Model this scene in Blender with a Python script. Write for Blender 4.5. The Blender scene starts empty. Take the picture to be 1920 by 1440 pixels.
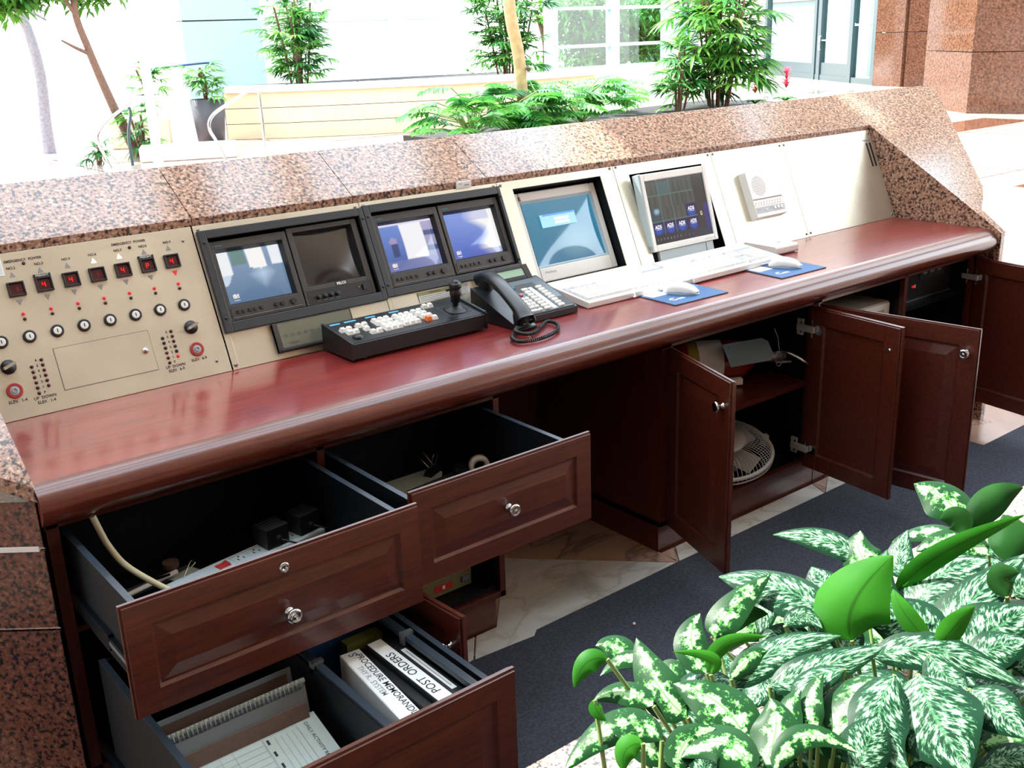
import bpy, bmesh, math, random
from mathutils import Vector, Matrix, Euler
random.seed(7)
S = bpy.context.scene
COL = S.collection
ZC = 0.785            # height of the countertop above the floor
PI = math.pi
PA = math.atan2(.3473, .1537)   # slope of the console's metal panels
R = math.radians

# ------------------------------------------------------------------ materials
def lin(h):
    h = h.lstrip('#')
    c = [int(h[i:i+2], 16)/255 for i in (0, 2, 4)]
    return tuple((x/12.92 if x <= .04045 else ((x+.055)/1.055)**2.4) for x in c) + (1,)

def newmat(name):
    m = bpy.data.materials.new(name); m.use_nodes = True
    nt = m.node_tree; b = nt.nodes['Principled BSDF']
    return m, nt, b

def node(nt, kind, **kw):
    n = nt.nodes.new(kind)
    for k, v in kw.items():
        if k in n.inputs.keys(): n.inputs[k].default_value = v
        else: setattr(n, k, v)
    return n

def coords(nt, scale=(1, 1, 1), rot=(0, 0, 0), kind='Object'):
    tc = nt.nodes.new('ShaderNodeTexCoord'); mp = nt.nodes.new('ShaderNodeMapping')
    nt.links.new(tc.outputs[kind], mp.inputs['Vector'])
    mp.inputs['Scale'].default_value = scale; mp.inputs['Rotation'].default_value = rot
    return mp.outputs['Vector']

def ramp(nt, src, stops, interp='LINEAR'):
    r = nt.nodes.new('ShaderNodeValToRGB'); r.color_ramp.interpolation = interp
    e = r.color_ramp.elements
    while len(e) < len(stops): e.new(.5)
    for i, (p, c) in enumerate(stops):
        e[i].position = p; e[i].color = lin(c) if isinstance(c, str) else c
    nt.links.new(src, r.inputs['Fac'])
    return r.outputs['Color']

def plain(name, col, rough=.5, metal=0, coat=0, spec=.5, noise=0, nscale=60, bump=0, trans=0, emit=None, estr=1):
    m, nt, b = newmat(name)
    b.inputs['Base Color'].default_value = lin(col)
    b.inputs['Roughness'].default_value = rough
    b.inputs['Metallic'].default_value = metal
    b.inputs['Coat Weight'].default_value = coat
    b.inputs['Coat Roughness'].default_value = .08
    b.inputs['Specular IOR Level'].default_value = spec
    if trans: b.inputs['Transmission Weight'].default_value = trans
    if emit:
        b.inputs['Emission Color'].default_value = lin(emit); b.inputs['Emission Strength'].default_value = estr
    n = node(nt, 'ShaderNodeTexNoise', Scale=nscale, Detail=3.0)
    nt.links.new(coords(nt), n.inputs['Vector'])
    if noise:
        mx = nt.nodes.new('ShaderNodeMix'); mx.data_type = 'RGBA'; mx.blend_type = 'MULTIPLY'
        mx.inputs[0].default_value = 1
        mx.inputs[6].default_value = lin(col)
        c = ramp(nt, n.outputs['Fac'], [(.3, (1-noise,)*3+(1,)), (.7, (1, 1, 1, 1))])
        nt.links.new(c, mx.inputs[7]); nt.links.new(mx.outputs[2], b.inputs['Base Color'])
    if bump:
        bp = node(nt, 'ShaderNodeBump', Strength=bump, Distance=.002)
        nt.links.new(n.outputs['Fac'], bp.inputs['Height']); nt.links.new(bp.outputs['Normal'], b.inputs['Normal'])
    return m

def wood(name, dark, mid, light, stretch=(2, 30, 30), rough=.3, coat=.5):
    m, nt, b = newmat(name)
    v = coords(nt, stretch)
    n1 = node(nt, 'ShaderNodeTexNoise', Scale=3.0, Detail=8.0, Roughness=.65, Distortion=.6)
    nt.links.new(v, n1.inputs['Vector'])
    c = ramp(nt, n1.outputs['Fac'], [(.25, dark), (.5, mid), (.75, light)])
    n2 = node(nt, 'ShaderNodeTexNoise', Scale=14.0, Detail=4.0)
    nt.links.new(v, n2.inputs['Vector'])
    mx = nt.nodes.new('ShaderNodeMix'); mx.data_type = 'RGBA'; mx.blend_type = 'MULTIPLY'; mx.inputs[0].default_value = .55
    g = ramp(nt, n2.outputs['Fac'], [(.35, (.55, .5, .5, 1)), (.6, (1, 1, 1, 1))])
    nt.links.new(c, mx.inputs[6]); nt.links.new(g, mx.inputs[7]); nt.links.new(mx.outputs[2], b.inputs['Base Color'])
    b.inputs['Roughness'].default_value = rough
    b.inputs['Coat Weight'].default_value = coat; b.inputs['Coat Roughness'].default_value = .12
    return m

def granite(name, base, dark, light, scale=1.0, rough=.12, spec=.65):
    m, nt, b = newmat(name)
    v = coords(nt)
    n1 = node(nt, 'ShaderNodeTexNoise', Scale=105.0*scale, Detail=2.0, Roughness=.55)
    n2 = node(nt, 'ShaderNodeTexVoronoi', Scale=150.0*scale)
    n3 = node(nt, 'ShaderNodeTexNoise', Scale=8.0, Detail=2.0)
    for n in (n1, n2, n3): nt.links.new(v, n.inputs['Vector'])
    c1 = ramp(nt, n1.outputs['Fac'], [(.40, dark), (.47, base), (.56, base), (.66, light)])
    c2 = ramp(nt, n2.outputs['Distance'], [(.15, (1, 1, 1, 1)), (.6, (.62, .6, .6, 1))])
    mx = nt.nodes.new('ShaderNodeMix'); mx.data_type = 'RGBA'; mx.blend_type = 'MULTIPLY'; mx.inputs[0].default_value = .8
    nt.links.new(c1, mx.inputs[6]); nt.links.new(c2, mx.inputs[7])
    m2 = nt.nodes.new('ShaderNodeMix'); m2.data_type = 'RGBA'; m2.blend_type = 'MULTIPLY'; m2.inputs[0].default_value = .3
    c3 = ramp(nt, n3.outputs['Fac'], [(.3, (.7, .7, .7, 1)), (.7, (1, 1, 1, 1))])
    nt.links.new(mx.outputs[2], m2.inputs[6]); nt.links.new(c3, m2.inputs[7])
    nt.links.new(m2.outputs[2], b.inputs['Base Color'])
    b.inputs['Roughness'].default_value = rough; b.inputs['Specular IOR Level'].default_value = spec
    return m

def marble(name, base, vein, vein2, scale=4):
    m, nt, b = newmat(name)
    v = coords(nt)
    n1 = node(nt, 'ShaderNodeTexNoise', Scale=scale, Detail=10.0, Roughness=.6, Distortion=1.4)
    n2 = node(nt, 'ShaderNodeTexNoise', Scale=scale*.6, Detail=6.0, Distortion=2.2)
    for n in (n1, n2): nt.links.new(v, n.inputs['Vector'])
    c1 = ramp(nt, n1.outputs['Fac'], [(.3, vein), (.47, base), (.62, base), (.8, vein)])
    c2 = ramp(nt, n2.outputs['Fac'], [(.47, (0, 0, 0, 1)), (.495, (.6, .6, .6, 1)), (.52, (0, 0, 0, 1))])
    mx = nt.nodes.new('ShaderNodeMix'); mx.data_type = 'RGBA'
    mx.inputs[7].default_value = lin(vein2)
    nt.links.new(c2, mx.inputs[0]); nt.links.new(c1, mx.inputs[6])
    nt.links.new(mx.outputs[2], b.inputs['Base Color'])
    b.inputs['Roughness'].default_value = .2
    return m

def steel(name, col, rough=.33, metal=.75):
    m, nt, b = newmat(name)
    v = coords(nt, (1.2, 160, 1))
    n = node(nt, 'ShaderNodeTexNoise', Scale=6.0, Detail=5.0)
    nt.links.new(v, n.inputs['Vector'])
    n2 = node(nt, 'ShaderNodeTexNoise', Scale=5.0, Detail=4.0)
    nt.links.new(coords(nt), n2.inputs['Vector'])
    b.inputs['Metallic'].default_value = metal
    rr = ramp(nt, n.outputs['Fac'], [(.3, (rough*.85,)*3+(1,)), (.7, (rough*1.2,)*3+(1,))])
    nt.links.new(rr, b.inputs['Roughness'])
    l = lin(col); d = tuple(x*.86 for x in l[:3])+(1,)
    cc = ramp(nt, n2.outputs['Fac'], [(.35, d), (.65, l)])
    nt.links.new(cc, b.inputs['Base Color'])
    bp = node(nt, 'ShaderNodeBump', Strength=.06, Distance=.001)
    nt.links.new(n.outputs['Fac'], bp.inputs['Height']); nt.links.new(bp.outputs['Normal'], b.inputs['Normal'])
    return m

def picture(name, strength=.8, gloss=.08, spec=.6):
    m, nt, b = newmat(name)
    a = nt.nodes.new('ShaderNodeVertexColor'); a.layer_name = 'pic'
    nt.links.new(a.outputs['Color'], b.inputs['Emission Color'])
    b.inputs['Emission Strength'].default_value = strength
    b.inputs['Base Color'].default_value = (.01, .012, .015, 1)
    b.inputs['Roughness'].default_value = gloss; b.inputs['Specular IOR Level'].default_value = spec
    return m

def leafmat(name, dark, mid, pale, kind='blotch', gloss=.3):
    """variegated leaf: UV x runs across (0..1), UV y along the leaf"""
    m, nt, b = newmat(name)
    uv = nt.nodes.new('ShaderNodeUVMap'); uv.uv_map = 'UVMap'
    sp = nt.nodes.new('ShaderNodeSeparateXYZ'); nt.links.new(uv.outputs['UV'], sp.inputs[0])
    def mth(op, a, bb=None, c=None):
        n = nt.nodes.new('ShaderNodeMath'); n.operation = op
        for i, x in enumerate((a, bb, c)):
            if x is None: continue
            if isinstance(x, (int, float)): n.inputs[i].default_value = x
            else: nt.links.new(x, n.inputs[i])
        return n.outputs[0]
    across = mth('ABSOLUTE', mth('SUBTRACT', sp.outputs['X'], .5))
    across = mth('MULTIPLY', across, 2.0)
    oi = nt.nodes.new('ShaderNodeTexCoord')
    no = node(nt, 'ShaderNodeTexNoise', Scale=(70.0 if kind == 'blotch' else 26.0), Detail=4.0, Roughness=.7)
    if kind == 'blotch':
        nt.links.new(oi.outputs['Object'], no.inputs['Vector'])
        val = mth('ADD', mth('MULTIPLY', across, .50), mth('MULTIPLY', no.outputs['Fac'], 1.6))
        c = ramp(nt, val, [(.90, pale), (.92, mid), (.99, mid), (1.0, dark)])
        stops = None
    else:
        # feathered stripes running out and forward from the midrib
        cm = nt.nodes.new('ShaderNodeCombineXYZ')
        nt.links.new(mth('MULTIPLY', across, .55), cm.inputs[0])
        nt.links.new(mth('MULTIPLY', mth('SUBTRACT', sp.outputs['Y'], mth('MULTIPLY', across, .28)), 3.0), cm.inputs[1])
        nt.links.new(cm.outputs[0], no.inputs['Vector'])
        no.inputs['Scale'].default_value = 7.0
        n2 = node(nt, 'ShaderNodeTexNoise', Scale=60.0, Detail=3.0)
        nt.links.new(oi.outputs['Object'], n2.inputs['Vector'])
        val = mth('ADD', mth('MULTIPLY', no.outputs['Fac'], 1.0), mth('MULTIPLY', n2.outputs['Fac'], .22))
        edge = mth('POWER', across, 6.0)
        val = mth('ADD', val, mth('MULTIPLY', edge, .4))
        c = ramp(nt, val, [(.53, pale), (.60, mid), (.66, dark)])
    # pale midrib
    rib = ramp(nt, across, [(.0, (1, 1, 1, 1)), (.05, (0, 0, 0, 1))])
    mx = nt.nodes.new('ShaderNodeMix'); mx.data_type = 'RGBA'; mx.inputs[7].default_value = lin(mid)
    nt.links.new(rib, mx.inputs[0]); nt.links.new(c, mx.inputs[6])
    nt.links.new(mx.outputs[2], b.inputs['Base Color'])
    b.inputs['Roughness'].default_value = gloss+.1; b.inputs['Specular IOR Level'].default_value = .08
    return m

def thinleaf(name, col, col2, trans=.45, rough=.35, scale=9, rib=False):
    m, nt, b = newmat(name)
    n = node(nt, 'ShaderNodeTexNoise', Scale=float(scale), Detail=2.0)
    nt.links.new(coords(nt), n.inputs['Vector'])
    c = ramp(nt, n.outputs['Fac'], [(.35, col), (.65, col2)])
    if rib:
        uv = nt.nodes.new('ShaderNodeUVMap'); uv.uv_map = 'UVMap'; sp = nt.nodes.new('ShaderNodeSeparateXYZ'); nt.links.new(uv.outputs['UV'], sp.inputs[0])
        rr = ramp(nt, sp.outputs['X'], [(.46, (1, 1, 1, 1)), (.5, (.45, .5, .4, 1)), (.54, (1, 1, 1, 1))])
        mx = nt.nodes.new('ShaderNodeMix'); mx.data_type = 'RGBA'; mx.blend_type = 'MULTIPLY'; mx.inputs[0].default_value = 1
        nt.links.new(c, mx.inputs[6]); nt.links.new(rr, mx.inputs[7]); c = mx.outputs[2]
    nt.links.new(c, b.inputs['Base Color'])
    b.inputs['Roughness'].default_value = rough
    tr = nt.nodes.new('ShaderNodeBsdfTranslucent'); nt.links.new(c, tr.inputs['Color'])
    ms = nt.nodes.new('ShaderNodeMixShader'); ms.inputs[0].default_value = trans
    nt.links.new(b.outputs[0], ms.inputs[1]); nt.links.new(tr.outputs[0], ms.inputs[2])
    nt.links.new(ms.outputs[0], nt.nodes['Material Output'].inputs['Surface'])
    return m

M = {}
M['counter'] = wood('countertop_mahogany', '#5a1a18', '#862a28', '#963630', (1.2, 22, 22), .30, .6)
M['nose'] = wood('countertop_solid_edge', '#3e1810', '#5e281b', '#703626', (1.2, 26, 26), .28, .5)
M['cabx'] = wood('cabinet_wood_horizontal', '#32120b', '#522013', '#642c18', (2, 34, 34), .36, .35)
M['cabz'] = wood('cabinet_wood_vertical', '#32120b', '#522013', '#642c18', (34, 34, 2), .36, .35)
M['black'] = plain('black_drawer_laminate', '#0c0f14', .5, spec=.2, noise=.3, nscale=30)
M['edge'] = plain('drawer_box_edge', '#2b3640', .3)
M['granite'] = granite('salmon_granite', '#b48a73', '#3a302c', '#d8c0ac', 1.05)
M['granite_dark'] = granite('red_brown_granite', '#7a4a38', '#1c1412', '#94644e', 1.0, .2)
M['granite_far'] = granite('brown_wall_granite', '#74503e', '#573a2c', '#84604c', .25, .08)
M['steel'] = steel('brushed_console_steel', '#ddd8c4', .34, .62)
M['chrome'] = plain('polished_chrome', '#c8ccd0', .12, 1)
M['screw'] = plain('screw_steel', '#9a9690', .25, .9)
M['matblack'] = plain('matte_black_plastic', '#17191c', .45, bump=.1, nscale=300)
M['framegrey'] = plain('charcoal_rack_frame', '#2d3236', .42, bump=.1, nscale=250)
M['mongrey'] = plain('dark_grey_monitor_plastic', '#383634', .5, bump=.1, nscale=300)
M['phone'] = plain('black_phone_plastic', '#14191d', .34)
M['phonesheen'] = plain('phone_face_with_sheen', '#39464c', .28)  # black face lightened to blue-grey to carry its reflected sheen
M['beige'] = plain('off_white_plastic', '#dfe0da', .45)
M['white'] = plain('white_plastic', '#e4e4e0', .4)
M['keyw'] = plain('white_key_plastic', '#ecebe6', .45)
M['greykey'] = plain('pale_grey_plastic', '#a9aeb2', .45)
M['blueshade'] = plain('pale_blue_grey_plastic', '#b4c6cc', .45)
M['print'] = plain('black_print', '#1e1e22', .7)
M['printgrey'] = plain('grey_print', '#8b8d92', .7)
M['whiteprint'] = plain('white_print', '#f0f0f0', .6)
M['tealprint'] = plain('teal_print', '#1f6f70', .6)
M['redled'] = plain('lit_red_lamp', '#c02028', .3, emit='#ff2436', estr=.35)
M['darkled'] = plain('dark_red_lamp', '#4a1420', .25)
M['redseg'] = plain('red_segment_lamp', '#d01818', .4, emit='#ff1a1a', estr=.6)
M['dimseg'] = plain('dim_red_segment', '#5a1a18', .4, emit='#a01818', estr=.3)
M['redring'] = plain('red_enamel_ring', '#a83434', .35)
M['whiteglow'] = plain('white_lit_arrow', '#ffffff', .4, emit='#fff4ea', estr=1.0)
M['orange'] = plain('orange_key', '#e0722c', .4)
M['paper'] = plain('white_paper', '#e6ecea', .7, noise=.05)
M['greenpaper'] = plain('pale_green_paper', '#b7c8c2', .7, noise=.05)
M['kraft'] = plain('brown_kraft_board', '#6a5549', .7, noise=.15, nscale=80)
M['greycard'] = plain('grey_card', '#8e8a84', .7)
M['darkcard'] = plain('slate_grey_card', '#4a4a52', .6)
M['clearcover'] = plain('translucent_grey_cover', '#8d979e', .2)
M['cream'] = plain('cream_cable', '#cfc8a4', .5)
M['padblue'] = plain('blue_mouse_mat', '#2f5f94', .6)
M['padgrey'] = plain('slate_blue_mouse_mat_edge', '#41566a', .6)
M['lcdgreen'] = plain('pale_green_lcd', '#8fae94', .3)
M['yellow'] = plain('yellow_label', '#9b8c32', .6)
M['redtank'] = plain('red_extinguisher_paint', '#8a1f1a', .3, coat=.4)
M['redlabel'] = plain('red_label', '#b03025', .5)
M['aluminium'] = plain('dull_aluminium', '#9a9ea2', .35, .8)
M['hingemetal'] = plain('bright_nickel_hinge', '#cfd2d2', .35, .5)
M['darksteel'] = plain('black_steel_slide', '#1a232c', .3, .7)
M['fan'] = plain('grey_white_fan_plastic', '#b9bdbe', .4)
M['pcbeige'] = plain('beige_metal_case', '#a8a294', .5)
M['binderblue'] = plain('dark_blue_binder', '#1c3f66', .5)
M['olive'] = plain('olive_folder', '#5c5a22', .6)
M['olivecab'] = plain('olive_painted_metal', '#6d6b45', .5)
M['marblew'] = marble('white_veined_marble', '#c8c9c2', '#a3a59e', '#a39a88', 3.2)
M['marblep'] = marble('pink_veined_marble', '#b08f7c', '#937a6a', '#4a4542', 2.2)
M['joint'] = plain('dark_joint', '#2c2624', .8)
M['carpet'] = plain('blue_grey_carpet', '#484c56', .95, noise=.45, nscale=140, bump=.5, spec=.1)
M['floor'] = granite('pink_stone_floor', '#cdb8ab', '#baa395', '#dccabe', .12, .1)
M['stonewall'] = plain('buff_stone', '#d8c0a0', .45, noise=.12, nscale=5)
M['stonecap'] = plain('pale_stone_cap', '#d8cfc4', .25, noise=.08, nscale=8)
M['wall'] = plain('pale_wall_paint', '#d9dedb', .7, noise=.04, nscale=3)
M['panelshade'] = plain('shaded_pale_panel', '#8aa5a2', .5, noise=.03, nscale=3)  # teal cast of the shaded panel put into its base colour
M['mullion'] = plain('pale_blue_grey_mullion', '#b7c9c9', .4)
M['doorframe'] = plain('grey_green_door_frame', '#34464a', .35)
M['ceil'] = plain('ceiling_plaster', '#c9c2b4', .8)
M['creamwall'] = plain('cream_interior_wall', '#bcb391', .7)
M['greywall'] = plain('grey_interior_partition', '#8b8c90', .7)
M['soil'] = plain('dark_planter_soil', '#1e1a16', .95, noise=.5, nscale=60, bump=1)
M['bark'] = plain('brown_bark', '#6d5244', .85, noise=.3, nscale=25, bump=.5)
M['greybark'] = plain('grey_bark', '#8a8790', .85, noise=.3, nscale=25)
M['bamboo'] = plain('pale_cane_bark', '#b89c72', .7, noise=.3, nscale=14)
M['underleaf'] = thinleaf('bright_green_leaf_underside', '#2a7a1a', '#3c9024', .5, rib=True)
M['darkleaf'] = thinleaf('dark_green_leaf', '#1c4a1e', '#2c6a2a', .35)
M['blotch'] = leafmat('blotched_variegated_leaf', '#14381c', '#3f7838', '#8cba84', 'blotch')
M['stripe'] = leafmat('feathered_variegated_leaf', '#10301f', '#3c6c4a', '#8fb498', 'stripe')
M['palm'] = thinleaf('palm_frond_green', '#235c2c', '#47863a', .35, .35, 3)
M['palmpale'] = thinleaf('light_palm_frond_green', '#3f8a34', '#79b04a', .4, .35, 3)  # lighter green for some of the fronds and leaves
M['philo'] = thinleaf('glossy_philodendron_green', '#2d7a36', '#64a848', .35, .25, 3)
M['treeleaf'] = thinleaf('fresh_tree_leaf', '#2c6418', '#5c9434', .45, .5, 2)
M['bloom'] = thinleaf('red_bloom', '#d02348', '#e8506a', .3, .4, 12)
M['bloomor'] = thinleaf('orange_red_bloom', '#d0482a', '#e8803a', .3, .4, 12)
M['petiole'] = plain('pale_green_stalk', '#6f8a4a', .5)
M['brownstem'] = plain('brown_cane', '#6b4c36', .7, noise=.3, nscale=30)
M['pot'] = plain('dark_planter_pot', '#3c3a40', .5)
M['potwhite'] = plain('white_planter_pot', '#d5d0cc', .5)

def glassmat():
    m, nt, b = newmat('clear_glass_pane')
    tr = nt.nodes.new('ShaderNodeBsdfTransparent'); tr.inputs['Color'].default_value = (.82, .93, .92, 1)
    gl = nt.nodes.new('ShaderNodeBsdfGlossy'); gl.inputs['Roughness'].default_value = .02
    ms = nt.nodes.new('ShaderNodeMixShader'); ms.inputs[0].default_value = .05
    nt.links.new(tr.outputs[0], ms.inputs[1]); nt.links.new(gl.outputs[0], ms.inputs[2])
    nt.links.new(ms.outputs[0], nt.nodes['Material Output'].inputs['Surface'])
    return m
M['glass'] = glassmat()

# ------------------------------------------------------------------ mesh builder
class MB:
    def __init__(s, T=None):
        s.v = []; s.f = []; s.fm = []; s.fs = []; s.mats = []; s.T = T or Matrix(); s.uv = {}; s.pic = None
    def mi(s, mat):
        mat = M[mat] if isinstance(mat, str) else mat
        if mat not in s.mats: s.mats.append(mat)
        return s.mats.index(mat)
    def add(s, vs, fs, mat, smooth=False, T=None, uvs=None):
        o = len(s.v); k = s.mi(mat); TT = s.T @ T if T is not None else s.T
        s.v += [TT @ Vector(p) for p in vs]
        for f in fs:
            if uvs: s.uv[len(s.f)] = [uvs[i] for i in f]
            s.f.append([i+o for i in f]); s.fm.append(k); s.fs.append(smooth)
        return s
    def box(s, x0, x1, y0, y1, z0, z1, mat, T=None):
        v = [(x, y, z) for z in (z0, z1) for y in (y0, y1) for x in (x0, x1)]
        return s.add(v, [(0, 2, 3, 1), (4, 5, 7, 6), (0, 1, 5, 4), (2, 6, 7, 3), (0, 4, 6, 2), (1, 3, 7, 5)], mat, T=T)
    def prism(s, pts, axis, a, b, mat, T=None, smooth=False):
        """extrude a 2-D polygon along axis; pts are the two other coordinates in cyclic order"""
        n = len(pts)
        def P(p, h):
            return {'x': (h, p[0], p[1]), 'y': (p[0], h, p[1]), 'z': (p[0], p[1], h)}[axis]
        v = [P(p, a) for p in pts] + [P(p, b) for p in pts]
        s.add(v, [tuple(range(n))[::-1], tuple(range(n, 2*n))], mat, T=T)
        s.add(v, [(i, (i+1) % n, n+(i+1) % n, n+i) for i in range(n)], mat, smooth, T=T)
        return s
    def cyl(s, c, r, h, mat, axis='z', seg=20, r2=None, T=None):
        return s.lathe([(0, 0), (r, 0), (r if r2 is None else r2, h), (0, h)], mat, c, axis, seg, T, sharp=True)
    def lathe(s, prof, mat, c=(0, 0, 0), axis='z', seg=20, T=None, sharp=False):
        v = []; f = []; n = len(prof)
        Q = {'z': Matrix(), 'x': Matrix.Rotation(PI/2, 4, 'Y'), 'y': Matrix.Rotation(PI/2, 4, 'X')}[axis]
        TT = Matrix.Translation(c) @ Q
        if T is not None: TT = T @ TT
        ps = prof
        if sharp:   # split rings so the sides stay crisp
            for i in range(n-1):
                (r0, z0), (r1, z1) = prof[i], prof[i+1]
                vv = [(r0*math.cos(2*PI*k/seg), r0*math.sin(2*PI*k/seg), z0) for k in range(seg)] + \
                     [(r1*math.cos(2*PI*k/seg), r1*math.sin(2*PI*k/seg), z1) for k in range(seg)]
                if r0 < 1e-7: ff = [tuple(range(seg, 2*seg))[::-1]]
                elif r1 < 1e-7: ff = [tuple(range(seg))]
                else: ff = [(k, (k+1) % seg, seg+(k+1) % seg, seg+k) for k in range(seg)]
                s.add(vv, ff, mat, (r0 > 1e-7 and r1 > 1e-7), T=TT)
            return s
        for (r, z) in ps:
            v += [(r*math.cos(2*PI*k/seg), r*math.sin(2*PI*k/seg), z) for k in range(seg)]
        for i in range(n-1):
            f += [(i*seg+k, i*seg+(k+1) % seg, (i+1)*seg+(k+1) % seg, (i+1)*seg+k) for k in range(seg)]
        return s.add(v, f, mat, True, T=TT)
    def tube(s, pts, r, mat, seg=8, T=None, closed=False):
        pts = [Vector(p) for p in pts]; n = len(pts)
        rr = r if isinstance(r, (list, tuple)) else [r]*n
        v = []; up = None
        for i, p in enumerate(pts):
            a = pts[(i-1) % n] if (closed or i) else p; b = pts[(i+1) % n] if (closed or i < n-1) else p
            t = (b-a).normalized() if (b-a).length > 1e-9 else Vector((0, 0, 1))
            if up is None:
                up = Vector((0, 0, 1)) if abs(t.z) < .9 else Vector((1, 0, 0))
            x = t.cross(up)
            if x.length < 1e-6: x = t.orthogonal()
            x.normalize(); y = x.cross(t).normalized(); up = y
            v += [p + (x*math.cos(2*PI*k/seg)+y*math.sin(2*PI*k/seg))*rr[i] for k in range(seg)]
        f = []
        for i in range(n if closed else n-1):
            j = (i+1) % n
            f += [(i*seg+k, i*seg+(k+1) % seg, j*seg+(k+1) % seg, j*seg+k) for k in range(seg)]
        s.add(v, f, mat, True, T=T)
        if not closed: s.add(v, [tuple(range(seg))[::-1], tuple(range((n-1)*seg, n*seg))], mat, T=T)
        return s
    def text(s, txt, x, y, size, mat, align='CENTER', z=.0004, T=None, bold=0, sx=1):
        cu = bpy.data.curves.new('t', 'FONT'); cu.body = txt; cu.size = size; cu.align_x = align; cu.align_y = 'CENTER'
        cu.offset = bold; cu.resolution_u = 3
        o = bpy.data.objects.new('t', cu); COL.objects.link(o)
        dg = bpy.context.evaluated_depsgraph_get(); me = bpy.data.meshes.new_from_object(o.evaluated_get(dg))
        vs = [(p.co.x*sx+x, p.co.y+y, z) for p in me.vertices]; fs = [tuple(p.vertices) for p in me.polygons]
        s.add(vs, fs, mat, T=T)
        bpy.data.objects.remove(o); bpy.data.curves.remove(cu); bpy.data.meshes.remove(me)
        return s
    def ring(s, x0, x1, y0, y1, X0, X1, Y0, Y1, z0, z1, mat, T=None):
        """flat rectangular frame between inner (X,Y) and outer (x,y)"""
        s.box(x0, X0, y0, y1, z0, z1, mat, T); s.box(X1, x1, y0, y1, z0, z1, mat, T)
        s.box(X0, X1, y0, Y0, z0, z1, mat, T); s.box(X0, X1, Y1, y1, z0, z1, mat, T)
        return s
    def slope(s, a, b, za, zb, mat, T=None):
        """four sloped strips from rectangle a at za to rectangle b at zb (x0,x1,y0,y1)"""
        va = [(a[0], a[2], za), (a[1], a[2], za), (a[1], a[3], za), (a[0], a[3], za)]
        vb = [(b[0], b[2], zb), (b[1], b[2], zb), (b[1], b[3], zb), (b[0], b[3], zb)]
        return s.add(va+vb, [(i, (i+1) % 4, 4+(i+1) % 4, 4+i) for i in range(4)], mat, T=T)
    def build(s, name, parent=None, bevel=0, label=None, loc=None, seg=2, kind=None):
        me = bpy.data.meshes.new(name)
        me.from_pydata([tuple(p) for p in s.v], [], s.f)
        for m in s.mats: me.materials.append(m)
        me.polygons.foreach_set('material_index', s.fm); me.polygons.foreach_set('use_smooth', s.fs)
        if s.uv:
            l = me.uv_layers.new(name='UVMap')
            for fi, us in s.uv.items():
                p = me.polygons[fi]
                for k, li in enumerate(p.loop_indices): l.data[li].uv = us[k]
        if s.pic:
            ca = me.color_attributes.new(name='pic', type='FLOAT_COLOR', domain='POINT')
            for i in range(len(s.v)): ca.data[i].color = s.pic.get(i, (0, 0, 0, 1))
        me.update()
        o = bpy.data.objects.new(name, me); COL.objects.link(o)
        if parent: o.parent = parent
        if loc is not None: o.location = loc
        if bevel:
            b = o.modifiers.new('bevel', 'BEVEL'); b.width = bevel; b.segments = seg; b.limit_method = 'ANGLE'; b.angle_limit = R(50)
            b.harden_normals = False
        if label: o['label'] = label
        if kind: o['kind'] = kind
        return o

def thing(name, label, cat, loc=(0, 0, 0), rot=(0, 0, 0), group=None):
    o = bpy.data.objects.new(name, None); COL.objects.link(o)
    o.empty_display_size = .05
    o.location = (loc[0], loc[1], loc[2]+ZC); o.rotation_euler = rot
    o['label'] = label; o['category'] = cat
    if group: o['group'] = group
    return o
def on_panel(name, label, cat, x, s, n=0, group=None, tilt=0):
    """a thing fixed to the sloped console: local x along the desk, y up the slope, z outward"""
    y = s*math.cos(PA) - n*math.sin(PA); z = s*math.sin(PA) + n*math.cos(PA)
    return thing(name, label, cat, (x, y, z), (PA+tilt, 0, 0), group)
def structure(mb, name, bevel=0, parent=None):
    if parent: return mb.build(name, parent, bevel=bevel)
    o = mb.build(name, bevel=bevel, loc=(0, 0, ZC)); o['kind'] = 'structure'
    return o
def solo(mb, name, label, cat, loc=(0, 0, 0), rot=(0, 0, 0), group=None, bevel=0):
    o = mb.build(name, bevel=bevel, loc=(loc[0], loc[1], loc[2]+ZC)); o.rotation_euler = rot
    o['label'] = label; o['category'] = cat
    if group: o['group'] = group
    return o
def copy_tree(o, parent=None):
    c = o.copy(); COL.objects.link(c)
    if parent is not None: c.parent = parent
    for ch in list(o.children): copy_tree(ch, c)
    return c
def screw_at(parent, x, y, z=0, r=.005, mat='screw', name='screw'):
    b = MB(); b.lathe([(r, 0), (r*.9, r*.35), (r*.5, r*.55), (0, r*.6)], mat, (x, y, z), 'z', 12)
    b.box(x-r*.7, x+r*.7, y-r*.1, y+r*.1, z+r*.55, z+r*.66, 'print')
    return b.build(name, parent)
def smooth_path(pts, n=8):
    """Catmull-Rom through the points"""
    P = [Vector(p) for p in pts]; out = []
    for i in range(len(P)-1):
        p0 = P[max(i-1, 0)]; p1 = P[i]; p2 = P[i+1]; p3 = P[min(i+2, len(P)-1)]
        for k in range(n):
            t = k/n
            out.append(.5*((2*p1)+(-p0+p2)*t+(2*p0-5*p1+4*p2-p3)*t*t+(-p0+3*p1-3*p2+p3)*t**3))
    out.append(P[-1]); return out
EXPO = 0.05; SKY = 6.5; SUN = 20.0
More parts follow.
